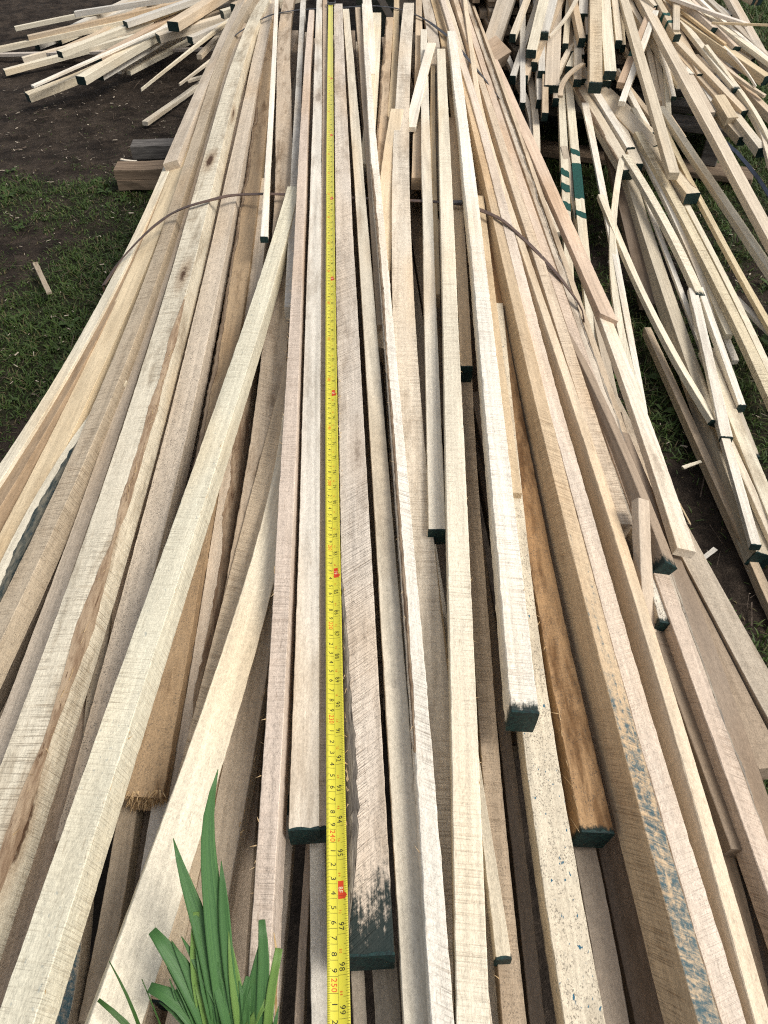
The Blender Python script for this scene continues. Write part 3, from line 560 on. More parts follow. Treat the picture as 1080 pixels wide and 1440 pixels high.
tag(tape_root, 'yellow measuring tape pulled out along the top of the strapped stick bundle', 'tape measure')
TI = np.array(tape_root.location)
ysamp = np.linspace(.06, y_of(0), 240); us = np.linspace(-1, 1, 9)
V = []; F = []
for y in ysamp:
    V += [tape_pt(y, u)-TI for u in us]
    V += [tape_pt(y, u, -.0003)-TI for u in us[::-1]]
for i in range(len(ysamp)-1):
    for k in range(18):
        a_, b_ = i*18+k, i*18+(k+1) % 18; F.append((a_+18, b_+18, b_, a_) if True else 0)
mesh_obj('blade', V, F, TAPEM, tape_root, smooth=True)
# printed marks, laid on the curved face
def glyph_meshes(chars):
    out = {}
    for ch in chars:
        cu = bpy.data.curves.new('g', 'FONT'); cu.body = ch; cu.size = 1.0; cu.resolution_u = 3
        o = bpy.data.objects.new('g', cu); col.objects.link(o)
        bpy.context.view_layer.update()
        me = bpy.data.meshes.new_from_object(o.evaluated_get(bpy.context.evaluated_depsgraph_get()))
        vs_ = np.array([v.co[:2] for v in me.vertices]); fs_ = [list(p.vertices) for p in me.polygons]
        lo, hi = vs_.min(0), vs_.max(0)
        vs_ = (vs_-[(lo[0]+hi[0])/2, 0])/.70
        out[ch] = (vs_, fs_, (hi[0]-lo[0])/.70)
        bpy.data.objects.remove(o); bpy.data.meshes.remove(me); bpy.data.curves.remove(cu)
    return out
GL = glyph_meshes('0123456789F')
ink = {'black': ([], []), 'red': ([], []), 'pale': ([], [])}
def put(c, vs_, fs_):
    V, F = ink[c]; k = len(V); V += vs_; F += [[i+k for i in f] for f in fs_]
def rect(c, y0, y1, u0, u1, lift=.00012):
    m_ = 6 if u1-u0 > .2 else 1; uu = [u0+(u1-u0)*i/m_ for i in range(m_+1)]
    put(c, [tape_pt(y0, u, lift)-TI for u in uu]+[tape_pt(y1, u, lift)-TI for u in uu], [(i, i+1, i+2+m_, i+1+m_) for i in range(m_)])
def text(c, txt, ymid, u0, u1, stretch=1.0, lift=.00016, gap=.0007):
    """letters turned a quarter: their tops point across the blade, the word runs towards the viewer"""
    H = (u1-u0)*TW/2; ws = [max(.25, GL[ch][2])*H*stretch for ch in txt]; tot = sum(ws)+gap*(len(txt)-1); y = ymid+tot/2
    for ch, w_ in zip(txt, ws):
        vs_, fs_, _ = GL[ch]; yc = y-w_/2
        put(c, [tape_pt(yc-v[0]*H*stretch, u0+v[1]*(u1-u0), lift)-TI for v in vs_], fs_); y -= w_+gap
for mm in range(700, 2590):
    y = y_of(mm/10)
    if y < .07: break
    if mm % 10 == 0: rect('black', y-.00012, y+.00012, -.98, -.02)
    elif mm % 5 == 0: rect('black', y-.0001, y+.0001, -.98, -.62)
    elif mm > 1200: rect('black', y-.00009, y+.00009, -.98, -.74)
for q in range(28*16, 102*16):
    y = y_of(q/16*2.54)
    if y < .07: break
    l = .0 if q % 16 == 0 else (.42 if q % 8 == 0 else (.56 if q % 4 == 0 else (.66 if q % 2 == 0 else .76)))
    if q % 2 == 0 or q > 50*16: rect('black', y-.0001, y+.0001, l, .98)
yl = np.linspace(.07, y_of(70), 150)
for i in range(149): rect('black', yl[i], yl[i+1], -.03, -.015, .00009)
for cm in range(60, 258):
    y = y_of(cm)+.0037
    if y < .075: break
    if cm % 10 == 0: text('red', str(cm), y+.0012, -.62, -.12, 1.0)
    else: text('black', str(cm % 10), y, -.58, -.10, 1.15)
for inch in range(24, 102):
    y = y_of(inch*2.54)
    if y < .085: break
    if inch % 12 == 0:
        yb = y+.004; rect('red', yb-.0062, yb+.0062, .08, .62); text('pale', str(inch//12)+'F', yb, .14, .54, 1.0, .00022)
        put('red', [tape_pt(y-.0030, .62, .00014)-TI, tape_pt(y+.0030, .62, .00014)-TI, tape_pt(y, .95, .00014)-TI], [(0, 1, 2)])
    else: text('black', str(inch), y+.0050, .10, .60, 1.0)
    # small red sixteenth figures half way
    yh = y_of((inch+.5)*2.54); text('red', str((inch*8+4) % 100).zfill(2), yh+.002, .12, .36, .8)
for c, mat_, nm in (('black', BLACK, 'black_markings'), ('red', REDP, 'red_lettering'), ('pale', WHITEP, 'pale_lettering')):
    mesh_obj(nm, ink[c][0], ink[c][1], mat_, tape_root)
# end hook
yh = y_of(0); xh = float(np.polyval(tapex, yh)); hk = []
hk.append(box(xh-.010, xh+.010, yh-.012, yh+.002, TOP+.0045, TOP+.0057, .0004))
hk.append(box(xh-.011, xh-.008, yh+.000, yh+.040, TOP+.003, TOP+.006, .0006))
hk.append(box(xh+.013, xh+.016, yh+.000, yh+.040, TOP+.003, TOP+.006, .0006))
hk.append(box(xh-.011, xh+.016, yh-.001, yh+.003, TOP+.0058, TOP+.0085, .0006))
V, F = join(hk); V = [np.array(v)-TI for v in V]
mesh_obj('end_hook', V, F, METAL, tape_root)

# ------------------------------------------------------------------ steel straps round the bundle
def strap(name, pts, w, mat, label, lift=.003, seal=None):
    """pts: (px, py, height in cm against the tape); a flat band following them, closed underneath the bundle"""
    P = [at_z(px, py, TOP+z/100+lift) for px, py, z in pts]
    P = np.array(P)
    yb = float(np.mean(P[:, 1]))
    P = np.concatenate([P, [[P[-1, 0]+.01, P[-1, 1], .28], [P[-1, 0]-.06, yb, .095], [0, yb, .088], [P[0, 0]+.06, yb, .095], [P[0, 0]-.01, P[0, 1], .28], P[0]]])
    d = np.r_[0, np.cumsum(np.linalg.norm(np.diff(P, axis=0), axis=1))]; s = np.linspace(0, d[-1], 150)
    C = np.stack([np.interp(s, d, P[:, k]) for k in range(3)], 1)
    for _ in range(1): C[1:-1] = (C[:-2]+2*C[1:-1]+C[2:])/4
    T = np.gradient(C, axis=0); T /= np.linalg.norm(T, axis=1)[:, None]
    Yv = np.array([0, 1, 0]); Nn = np.cross(T, Yv); Nn /= np.linalg.norm(Nn, axis=1)[:, None]; W = np.cross(Nn, T)
    o_ = C[0]; V = []; F = []
    for i in range(len(C)):
        for a_, b_ in ((-1, 0), (1, 0), (1, 1), (-1, 1)): V.append(C[i]+W[i]*a_*w/2+Nn[i]*b_*.0014-o_)
    for i in range(len(C)-1):
        for k in range(4): F.append((i*4+k, i*4+(k+1) % 4, i*4+4+(k+1) % 4, i*4+4+k))
    o = mesh_obj(name, V, F, mat); o.location = o_; tag(o, label, 'strap', 'steel straps of the bundle')
    if seal is not None:
        q = at_z(seal[0], seal[1], TOP+seal[2]/100+lift)-o_; v, f = box(q[0]-.013, q[0]+.013, q[1]-w*.62, q[1]+w*.62, q[2]-.0015, q[2]+.0042, .0012)
        mesh_obj('seal', v, f, STEELD, o)
strap('steel_strap', [(146, 402, -10.2), (168, 368, -9.6), (190, 344, -7.5), (212, 322, -6.2), (240, 301, -5.6), (268, 289, -2.9), (300, 281, -2.6), (322, 275, -3.2), (345, 274, -3.3), (372, 273, -2.3), (410, 274, -3.0), (480, 278, -3.2), (560, 282, -3.0), (612, 284, -2.4), (645, 287, -2.4), (662, 291, -2.4), (684, 299, -1.7), (706, 309, -1.8), (735, 335, -2.9), (762, 362, -3.5), (785, 388, -4.2), (806, 416, -5.2), (822, 440, -6.4)], .0095, STEEL, 'rusty brown steel strap arching over the bundle a third of the way down', seal=(641, 286, -2.2))
strap('steel_strap', [(305, 80, -9), (318, 62, -8), (334, 47, -6.5), (352, 36, -5.6), (368, 27, -2.8), (384, 20, -2.8), (420, 14, -2.3), (480, 11, -2.3), (520, 8, -2.2), (555, 11, -2), (585, 21, -2.8), (602, 30, -3.2), (618, 42, -2.8), (636, 56, -2.3), (655, 80, -2.0), (672, 100, -2.6), (692, 125, -4), (708, 146, -6.2)], .009, STEELD, 'thin dark steel strap near the far end of the bundle, by the tape hook')

# ------------------------------------------------------------------ timber blocks carrying the bundle
def timber(px, py, zt, y, length, dy, h, mat, label, boards=1, rot=0.0, z0=0.0):
    """px, py: the visible corner of its end; the block runs on under the bundle"""
    p = at_y(px, py, y); root = empty('timber_block', (p[0], y, z0)); root.rotation_euler.z = rot
    tag(root, label, 'timber block', 'timber blocks under the bundle')
    bh = h/boards
    for b in range(boards):
        n = 26; V = []; F = []
        r = np.random.default_rng(int(px)+b)
        for i in range(n):
            x = i/(n-1)*length; j = smooth_noise(8, 2, .0015, r)
            e = .004*b+.0015*(i == 0)
            for k, (yy, zz) in enumerate(((0, b*bh+.002), (dy, b*bh+.002), (dy, (b+1)*bh), (0, (b+1)*bh))):
                V.append((x-e, yy+(.003 if yy == 0 else -.003)*(b % 2)+j[k], zz+j[k+4]*.5))
        for i in range(n-1):
            for k in range(4): F.append((i*4+k, i*4+(k+1) % 4, i*4+4+(k+1) % 4, i*4+4+k))
        F += [(3, 2, 1, 0), tuple((n-1)*4+k for k in range(4))]
        mesh_obj('board', V, F, mat, root)
timber(168, 268, 0, 2.60, 1.25, .085, .066, BROWNT, 'brown timber block of two stacked boards sticking out under the bundle on the dirt', 2, .03)
timber(187, 222, 0, 2.84, 1.1, .07, .046, WEATHERED, 'grey weathered timber block behind the brown two-board block', 1, .05, .012)
timber(300, 560, 0, .62, .55, .085, .078, BROWNT, 'brown timber block under the near part of the bundle', 2, 0.0)

#HEAPS
# ------------------------------------------------------------------ loose heaps beyond
YS = ([0, 100, 170, 230, 300, 400, 500, 600, 700, 800, 900], [3.3, 2.9, 2.65, 2.35, 2.1, 1.80, 1.50, 1.24, 1.03, .86, .72])
def surf(px, py, lift=0.0):
    p = at_y(px, py, float(np.interp(py, *YS))) if py >= 0 else at_y(px, py, 3.3-py*.004)
    return CP+(p-CP)*(1-lift)
def z3(k, pts):
    """photo pixels from coordinates read in one of the enlargements"""
    s, ox, oy = {'r': (2.4545, 640, 0), '5': (4.909, 860, 0), '6': (4.909, 660, 0), '7': (4.5, 840, 200), '8': (4.235, 880, 480), 'l': (3.0, 0, 0)}[k]
    return [(ox+x/s, oy+y/s) for x, y in pts], s
def HS(k, pts, w, lift, lab, group, h=None, deg=None, fe=.4, ne=0.0, at=-1, mult=1.0, fn=surf, cat='stick', name='wood_stick', **kw):
    seedc[0] += 1
    if deg is None: deg = 2 if any(q in lab for q in ('curved', 'bent', 'wavy', 'lath', 'thickest long')) else 1
    P, s = z3(k, pts)
    P3 = np.array([fn(x, y, lift) for x, y in P]); Z = np.array([depth(p) for p in P3])
    f, L = fit(P3, deg, Z)
    ww = float(np.clip(w/s*Z[at]/FPX*mult, .006, .075))
    r = random.Random(seedc[0])
    return build_stick(f, -fe, L+ne, ww, (h/100 if h else ww*r.uniform(.65, .95)), lab=lab, group=group, seed=seedc[0], cat=cat, name=name, **kw)

GR = 'sticks of the loose heap on the grass side'
BE = dict(near='paint')
# sliding down from the pallet on to the grass
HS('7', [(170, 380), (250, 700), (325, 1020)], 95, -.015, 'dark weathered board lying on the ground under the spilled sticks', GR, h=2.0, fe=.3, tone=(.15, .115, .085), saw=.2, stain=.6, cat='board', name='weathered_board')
HS('8', [(175, 0), (300, 300), (500, 740), (690, 1200), (845, 1450)], 58, -.012, 'tan stick lying lowest in the grass with blades growing over its edge', GR, h=2.2, fe=.06, ne=.15, tone=TAN, saw=.1)
HS('7', [(120, 540), (270, 950), (420, 1210), (560, 1420), (700, 1660), (725, 1765)], 58, .022, 'smooth flat lath crossing the thick stick, ending in green paint over the grass', GR, h=1.3, fe=.15, tone=CREAM, saw=.0, roll=(-5, -25), **BE)
HS('7', [(180, 200), (280, 440), (390, 700), (480, 980), (570, 1330), (700, 1780), (880, 2120), (1080, 2620)], 95, .002, 'thickest long stick of the spill with a black painted end on the grass', GR, h=3.4, fe=.3, tone=(.47, .41, .31), saw=.15, roll=(-10, -18), at=4, **BE)
HS('7', [(340, 440), (420, 640), (500, 850), (580, 1060), (650, 1260)], 34, .008, 'thin white stick beside the thickest spilled one', GR, fe=.2, ne=.3, tone=WHITE, saw=.05)
HS('7', [(390, 210), (450, 370), (520, 560)], 34, .006, 'cream cross-lined stick tucked under the curved green-ended one', GR, fe=.2, ne=.2, tone=CREAM, saw=.8)
HS('7', [(405, 290), (500, 500), (590, 680), (660, 860)], 40, .010, 'white smooth lath between two cross-lined sticks', GR, fe=.3, ne=.3, tone=WHITE, saw=.0)
HS('7', [(640, 720), (700, 900), (770, 1060), (835, 1215)], 42, .010, 'cream stick ending bare beneath the long wavy cross-lined one', GR, fe=.3, tone=CREAM, saw=.2)
HS('7', [(440, 160), (620, 500), (740, 720), (850, 930), (960, 1170), (1090, 1440)], 46, .012, 'pale straight stick running under the long wavy cross-lined one to the frame edge', GR, fe=.3, ne=.1, tone=CREAM, saw=.1)
HS('7', [(225, 140), (310, 290), (400, 460), (490, 600), (560, 740), (650, 965)], 62, .030, 'curved saw-lined stick with a green painted end high on the spill', GR, fe=.05, h=1.6, tone=CREAM, saw=1.0, slant=.15, roll=(-5, -12), paint=.02, **BE)
HS('7', [(330, 70), (450, 270), (560, 480), (660, 670), (760, 860), (870, 1100), (960, 1320), (1150, 1670)], 62, .026, 'long wavy stick ridged with deep saw lines from pallet to grass', GR, fe=.1, h=2.0, tone=(.66, .57, .40), saw=1.6, slant=.1, stain=.3, at=5, paint=.012, **BE)
HS('7', [(640, 980), (670, 1200), (690, 1440), (750, 1640), (850, 1860)], 62, .034, 'white torn-edged stick with a green end, over the thickest spilled stick', GR, fe=.05, h=1.4, tone=WHITE, saw=.1, rough=2, at=2, **BE)
HS('7', [(680, 980), (755, 1220), (830, 1440), (925, 1660)], 44, .030, 'clean white stick with a black end, outside the torn-edged one', GR, fe=.05, h=1.8, tone=WHITE, saw=.0, at=2, **BE)
HS('8', [(540, 200), (630, 420), (710, 600), (790, 800), (860, 960)], 78, .016, 'broad pale slant-sawn board with a brown stain near the frame edge', GR, h=1.6, fe=.1, ne=.2, tone=CREAM, saw=.6, slant=.5, stain=.5, at=2, cat='board', name='wood_board')
HS('8', [(600, 600), (660, 790), (720, 980), (778, 1215)], 58, .028, 'white planed stick with a thin black end lying on top of the thickest stick', GR, h=1.3, fe=.1, tone=WHITE, saw=.0, **BE)
HS('8', [(720, 820), (780, 960), (860, 1130)], 52, .012, 'pale stick running off the frame under the broad stained board', GR, fe=.2, ne=.2, tone=PALE, saw=.2)
HS('8', [(640, 350), (705, 520), (770, 690)], 60, .006, 'shaded stick with a black end in the grass behind the clean white one', GR, fe=.2, tone=(.48, .42, .33), saw=.2, paint=.02, **BE)
HS('7', [(470, 0), (560, 180), (650, 350), (800, 640), (950, 900), (1085, 1140)], 42, .020, 'slim yellowish rod-like stick reaching from the heap to the frame edge', GR, deg=2, fe=.1, ne=.3, tone=(.66, .55, .36), saw=.4, slant=.1)
HS('7', [(520, -60), (660, 150), (800, 350), (940, 560), (1090, 790)], 56, .030, 'straight pale stick sloping over the grass below the tall leaning ones', GR, fe=.15, ne=.3, tone=CREAM, saw=.3)
HS('7', [(860, 960), (960, 1060), (1085, 1180)], 44, .002, 'flat grey lath lying in the grass under the rod-like stick', GR, h=1.0, fe=.05, ne=.3, tone=GREY, saw=.1)
# the lath pair crossing like a Y and the sticks by the bundle
HS('7', [(-40, -60), (0, 130), (60, 400), (95, 600), (150, 1000), (210, 1220), (265, 1440), (290, 1700)], 52, .022, 'long pale bent lath tapering to a point above the bare soil', GR, fe=.15, h=1.0, tone=WHITE, saw=.0, taper=(1.0, .55), at=3)
HS('7', [(150, 170), (102, 400), (98, 700), (150, 1150), (205, 1420)], 46, .024, 'second bent lath that forks away from the pointed one like a Y', GR, fe=.05, h=1.0, tone=CREAM, saw=.0, at=3, ne=.15)
HS('r', [(400, 640), (470, 950), (515, 1230), (545, 1380), (590, 1560)], 34, .004, 'shaded pale stick close behind the leaning reddish lath', GR, fe=.2, ne=.2, tone=(.45, .38, .29), saw=.1)
HS('r', [(265, 300), (282, 480), (272, 640)], 26, .005, 'pale upright stick behind the leaning reddish lath', GR, fe=.2, ne=.5, tone=PALE, saw=.1)
HS('r', [(233, 310), (262, 400), (245, 520)], 20, .004, 'grey upright stick nearest the bundle behind the leaning reddish lath', GR, fe=.2, ne=.3, tone=GREY, saw=.1)
b_ = HS('r', [(372, 330), (372, 560), (385, 760), (398, 960)], 30, .010, 'upright stick ringed with slanting green paint strokes', GR, fe=.2, ne=.4, tone=CREAM, saw=.1, paint=.0)
for q in (.42, .47, .53, .60): band(b_, q, q+.022, .9)
b_ = HS('r', [(402, 330), (412, 560), (430, 740), (462, 960)], 34, .012, 'upright stick wrapped in a broad green paint band', GR, fe=.2, ne=.4, tone=CREAM, saw=.1)
band(b_, .40, .52, .1)
for q in (.35, .56): band(b_, q, q+.018, .8)
HS('r', [(310, 690), (370, 800)], 60, .010, 'triangular offcut edge peeping out beside the bundle', GR, fe=.05, h=1.5, tone=PALE, cat='offcut', name='wood_offcut')
# thick pieces hanging over the pallet front
HS('r', [(440, 310), (500, 420), (550, 500), (600, 580)], 44, .030, 'thick barked stick with a black end hanging over the pallet', GR, fe=.2, tone=(.55, .48, .37), saw=.4, wane=('l', .007, .2, 1.0), rough=2, **BE)
HS('r', [(480, 305), (545, 410), (605, 505)], 30, .036, 'white slim stick lying on the barked one with a thin black end', GR, fe=.2, tone=WHITE, saw=.1, **BE)
HS('r', [(520, 320), (590, 450), (625, 560)], 36, .024, 'pale stick with a square black end between barked one and white one', GR, fe=.25, tone=PALE, saw=.1, **BE)
HS('r', [(565, 375), (625, 440), (690, 502)], 52, .040, 'squared stick with a big diamond-shaped black end above the pallet', GR, fe=.3, h=3.4, tone=(.58, .50, .38), saw=.2, roll=(20, 20), **BE)
HS('r', [(690, 500), (740, 560), (785, 615), (822, 672)], 50, .034, 'round-edged barky stick ending in black over the grass', GR, fe=.15, h=3.0, tone=(.60, .51, .37), saw=.2, wane=('r', .009, .3, .95), rough=2.5, **BE)
HS('5', [(110, 740), (200, 830), (290, 910)], 55, .034, 'pale stick with a dark end resting on the squared diamond-ended one', GR, fe=.2, tone=PALE, saw=.1, **BE)
HS('5', [(120, 600), (190, 690), (262, 780)], 42, .024, 'tan short stick in the jumble above the squared one', GR, fe=.25, ne=.05, tone=TAN, saw=.1)
HS('5', [(165, 710), (205, 790), (245, 860)], 42, .030, 'small white stick end in the jumble beside the tall leaning stick', GR, fe=.2, tone=WHITE, saw=.0)
# long leaning ones
HS('5', [(75, 0), (135, 170), (200, 330), (300, 680), (395, 1090)], 62, .072, 'tall leaning stick nearest the middle of the grass side heap', GR, fe=.3, ne=.05, h=2.2, tone=(.56, .48, .36), saw=.1, at=2)
HS('5', [(220, 0), (420, 330), (540, 570), (640, 800), (795, 1080), (1000, 1420), (1080, 1560)], 74, .076, 'longest leaning stick crossing the whole grass side heap to the frame edge', GR, fe=.3, ne=.4, h=2.4, tone=(.60, .51, .39), saw=.1, at=3)
HS('5', [(830, -20), (930, 150), (1025, 330)], 62, .05, 'pale stick leaning against the green lawn at the far corner', GR, fe=.4, ne=.2, tone=(.56, .49, .40), saw=.1)
# ends on the fan
HS('5', [(500, -20), (620, 90), (722, 195)], 78, .060, 'thick squared stick with a black end, highest of the fan', GR, fe=.5, h=3.2, tone=(.57, .48, .38), saw=.1, roll=(-14, -14), **BE)
HS('5', [(690, 130), (790, 230), (872, 325)], 64, .056, 'thick stick with a black end just outside the highest one', GR, fe=.4, h=3.0, tone=(.56, .46, .36), saw=.1, roll=(-12, -12), **BE)
HS('5', [(470, 140), (570, 230), (670, 345), (770, 480), (855, 615)], 46, .050, 'long round-edged white stick in the fan with a teal end', GR, fe=.3, tone=(.66, .60, .48), saw=.05, paint=.02, **BE)
HS('5', [(690, 520), (800, 640), (925, 765)], 56, .044, 'squared pale stick in the fan whose black end faces the pallet', GR, fe=.4, h=3.0, tone=(.57, .48, .36), saw=.1, **BE)
HS('5', [(470, 230), (560, 390), (625, 510)], 60, .040, 'tan squared stick with a big black end inside the fan', GR, fe=.4, h=3.0, tone=TAN, saw=.1, **BE)
HS('5', [(450, 280), (505, 400), (550, 512)], 42, .036, 'white slim stick with a black end beside the tan squared one', GR, fe=.3, tone=WHITE, saw=.0, **BE)
HS('5', [(540, 520), (620, 640), (690, 775)], 58, .036, 'pinkish tan bare-ended stick next to the longest leaning one', GR, fe=.3, tone=PINK, saw=.1)
HS('5', [(610, 540), (680, 650), (745, 765)], 50, .030, 'greyish pale bare-ended stick in the fan above the pallet board', GR, fe=.3, tone=GREY, saw=.1)
HS('5', [(570, 480), (670, 590), (762, 690)], 52, .036, 'stick whose black end sits just above the chunky tan offcut', GR, fe=.3, h=2.8, tone=TAN, saw=.1, **BE)
HS('5', [(790, 735), (815, 765), (838, 812)], 80, .044, 'chunky short tan offcut perched at the edge of the fan', GR, fe=.06, h=3.0, tone=(.55, .45, .31), saw=.1, cat='offcut', name='wood_offcut')
HS('5', [(760, 780), (840, 860), (905, 945)], 56, .026, 'flecked stick with a black end hanging below the chunky offcut', GR, fe=.4, h=2.6, tone=(.52, .43, .31), saw=.4, **BE)
HS('5', [(865, 790), (960, 910), (1045, 1020)], 62, .040, 'white planed stick with a square black end nearest the navy band', GR, fe=.4, h=2.8, tone=(.62, .56, .45), saw=.0, **BE)
HS('5', [(750, 420), (860, 530), (970, 640), (1090, 765)], 58, .036, 'broad tan stick sloping away to the frame edge through the fan', GR, fe=.4, ne=.4, tone=(.52, .43, .33), saw=.2)
HS('5', [(560, 220), (700, 370), (830, 500), (1065, 655)], 30, .048, 'thin curved tan lath lying across the fan', GR, fe=.3, h=.9, tone=PINK, saw=.0, at=2)
HS('5', [(820, 360), (920, 470), (1000, 590)], 26, .054, 'thin white lath tip pointing down the fan', GR, fe=.2, h=.8, tone=WHITE, saw=.0, taper=(1, .3))
HS('5', [(860, 370), (970, 450), (1085, 525)], 70, .052, 'thick yellowish stick with a black end at the frame edge of the fan', GR, fe=.3, h=3.0, tone=(.58, .47, .31), saw=.1, **BE)
HS('5', [(730, 150), (900, 280), (1090, 420)], 42, .060, 'white-edged long stick over the yellowish black-ended one', GR, fe=.3, ne=.4, tone=CREAM, saw=.0)
HS('5', [(590, 40), (760, 100), (945, 160)], 44, .072, 'flat grey white lath lying nearly crosswise on top of the fan', GR, fe=.1, h=1.0, tone=(.62, .55, .47), saw=.0)
HS('5', [(800, 155), (940, 158), (1090, 166)], 9, .085, 'thin pale twig sticking out level over the lawn', GR, fe=.05, ne=.2, h=.7, tone=HONEY, saw=.0, cat='twig', name='twig')
HS('5', [(730, 45), (850, 150), (975, 280)], 52, .050, 'grey weathered stick behind the level twig', GR, fe=.3, ne=.2, tone=(.45, .40, .33), saw=.2, stain=.5)
HS('5', [(480, 60), (630, 180), (790, 300)], 26, .058, 'thin honey yellow bent lath across the thick fan sticks', GR, fe=.3, h=.9, tone=HONEY, saw=.0)
HS('5', [(600, -20), (700, 70), (830, 190), (960, 300)], 30, .058, 'white narrow stick over the fan beneath the crosswise lath', GR, fe=.3, ne=.1, tone=WHITE, saw=.0)
HS('5', [(860, 580), (960, 720), (1080, 930)], 30, .050, 'bent round-edged stick running down the outer fan', GR, fe=.2, ne=.4, h=1.6, tone=CREAM, saw=.0)
HS('5', [(880, 640), (980, 800), (1060, 980)], 26, .044, 'bent slim stick inside the round-edged bent one', GR, fe=.2, ne=.3, h=1.4, tone=PALE, saw=.0)
b_ = HS('5', [(360, 60), (410, 150), (462, 238)], 46, .062, 'stick with two green bands and a black end high in the fan', GR, fe=.4, h=2.4, tone=(.52, .44, .32), saw=.1, **BE)
for q in (.78, .86): band(b_, q, q+.025, .2)
HS('5', [(450, 30), (452, 120), (448, 205)], 46, .066, 'pale stick standing steeply beside the green-banded end', GR, fe=.3, tone=(.58, .51, .40), saw=.0)
HS('5', [(240, -40), (280, 0), (318, 38)], 52, .06, 'stick end painted black at the very top of the fan', GR, fe=.4, h=2.8, tone=PALE, **BE)
b_ = HS('5', [(255, 125), (190, 260), (120, 420), (70, 570)], 52, .058, 'reddish tan stick with a green band leaning the other way', GR, fe=.15, h=2.0, tone=(.52, .39, .28), saw=.1)
band(b_, .62, .72, .1)
HS('5', [(268, 180), (200, 350), (130, 530), (75, 700)], 44, .062, 'white stick leaning the other way beside the green-banded one', GR, fe=.1, h=1.6, tone=WHITE, saw=.0, rough=2)
HS('5', [(365, 410), (400, 530), (432, 668)], 32, .046, 'white bent slim stick with a black tip between the two tall leaning ones', GR, fe=.15, tone=WHITE, saw=.0, **BE)
HS('5', [(255, 220), (320, 330), (400, 450)], 40, .042, 'pale stick under the longest leaning one', GR, fe=.3, ne=.1, tone=PALE, saw=.1)
for i, pp in enumerate(([(290, 440), (310, 560), (330, 690)], [(330, 480), (350, 580), (365, 700)], [(380, 540), (392, 660), (395, 800)], [(330, 690), (370, 750), (410, 810)], [(250, 330), (285, 440), (300, 560)], [(145, 40), (180, 120), (215, 200)], [(170, 0), (240, 90), (300, 180)])):
    HS('5', pp, 36, .026+.004*(i % 3), 'narrow pale stick standing jumbled between the two tall leaning sticks of the heap', 'narrow sticks between the tall leaning ones', fe=.3, ne=.1, tone=[TAN, PALE, CREAM][i % 3], saw=.1)
# the rest of the fan
fr2 = random.Random(15)
for i in range(26):
    x = fr2.uniform(330, 1060); y = fr2.uniform(-10, 430)
    if y > (x-250)*.75: y = (x-250)*.45
    a_ = .55+.55*(1060-x)/800+fr2.uniform(-.15, .15); l_ = fr2.uniform(300, 420)
    HS('5', [(x-l_/(1+a_)*1.1, y-l_*a_/(1+a_)*1.2), (x, y)], fr2.uniform(38, 56), .024+.022*fr2.random(), 'dark-ended stick lying deep among the crossing sticks of the fan', 'sticks deep in the fan', fe=.3, near='paint', tone=fr2.choice([PALE, TAN, CREAM, GREY, PINK]), saw=.15, stain=.3)
# stacked ends over the pallet
GS = 'painted stick ends stacked on the pallet'
HS('r', [(487, -30), (486, 130), (486, 285)], 44, .075, 'saw-lined stick with a dark green end jutting farthest out of the pallet stack', GS, fe=.9, h=3.4, tone=(.58, .48, .34), saw=1.4, slant=.05, paint=.01, **BE)
HS('r', [(515, -30), (526, 110), (537, 245)], 40, .070, 'smooth white stick with a dark end beside the jutting saw-lined one', GS, fe=.9, h=2.8, tone=CREAM, saw=.0, **BE)
HS('r', [(312, -30), (288, 70), (263, 172)], 34, .062, 'white stick with a dark end leaning toward the bundle in the pallet stack', GS, fe=.9, h=2.6, tone=CREAM, saw=.0, **BE)
HS('r', [(345, -30), (320, 45), (308, 112)], 32, .060, 'grey stick with a green brushed end in the pallet stack', GS, fe=.9, h=2.6, tone=GREY, saw=.1, paint=.02, **BE)
HS('r', [(425, -20), (380, 60), (325, 122)], 22, .074, 'thin bent lath lying over the ends of the pallet stack', GS, fe=.3, h=.9, tone=PALE, saw=.0, taper=(1, .4))
HS('r', [(98, 195), (135, 165), (170, 150)], 100, .05, 'short thick brown timber piece poking out between bundle and pallet stack', GS, fe=.25, h=6.0, tone=(.36, .27, .19), saw=.2, stain=.5, roll=(30, 30), mult=.8, cat='timber piece', name='timber_piece')
HS('r', [(365, 330), (372, 270), (420, 240), (440, 215)], 16, .06, 'thin bent splinter lath hanging before the pallet stack', GS, fe=.0, h=.8, tone=TAN, saw=.0)
HS('r', [(165, -10), (135, 70), (112, 150)], 34, .03, 'dim pale stick behind the thick brown timber piece', GS, fe=.6, ne=.1, tone=(.50, .43, .34), saw=.1)
HS('r', [(190, 0), (160, 80), (140, 150)], 30, .032, 'dim pale stick second behind the thick brown timber piece', GS, fe=.6, ne=.1, tone=(.46, .40, .32), saw=.1)
EL = [(300, 235, 40, 225), (665, 300, 40, 10), (780, 265, 46, -25), (785, 95, 60, 5), (775, 375, 44, -12), (1035, 280, 44, -12), (1065, 310, 34, -10), (1010, 50, 60, 0), (300, 525, 40, 40), (380, 520, 50, 50), (590, 530, 36, 60), (690, 460, 50, 55), (785, 545, 46, -15),
      (495, 690, 52, -5), (600, 680, 42, 0), (335, 430, 48, 40), (610, 340, 50, -30), (450, 430, 44, 50), (500, 490, 46, 0), (570, 590, 100, 5), (750, 550, 52, 0), (950, 560, 56, 0), (525, 780, 42, 0), (370, 710, 40, 0), (820, 240, 34, -5), (520, 350, 44, 10), (575, 420, 60, -10), (700, 355, 40, -5)]
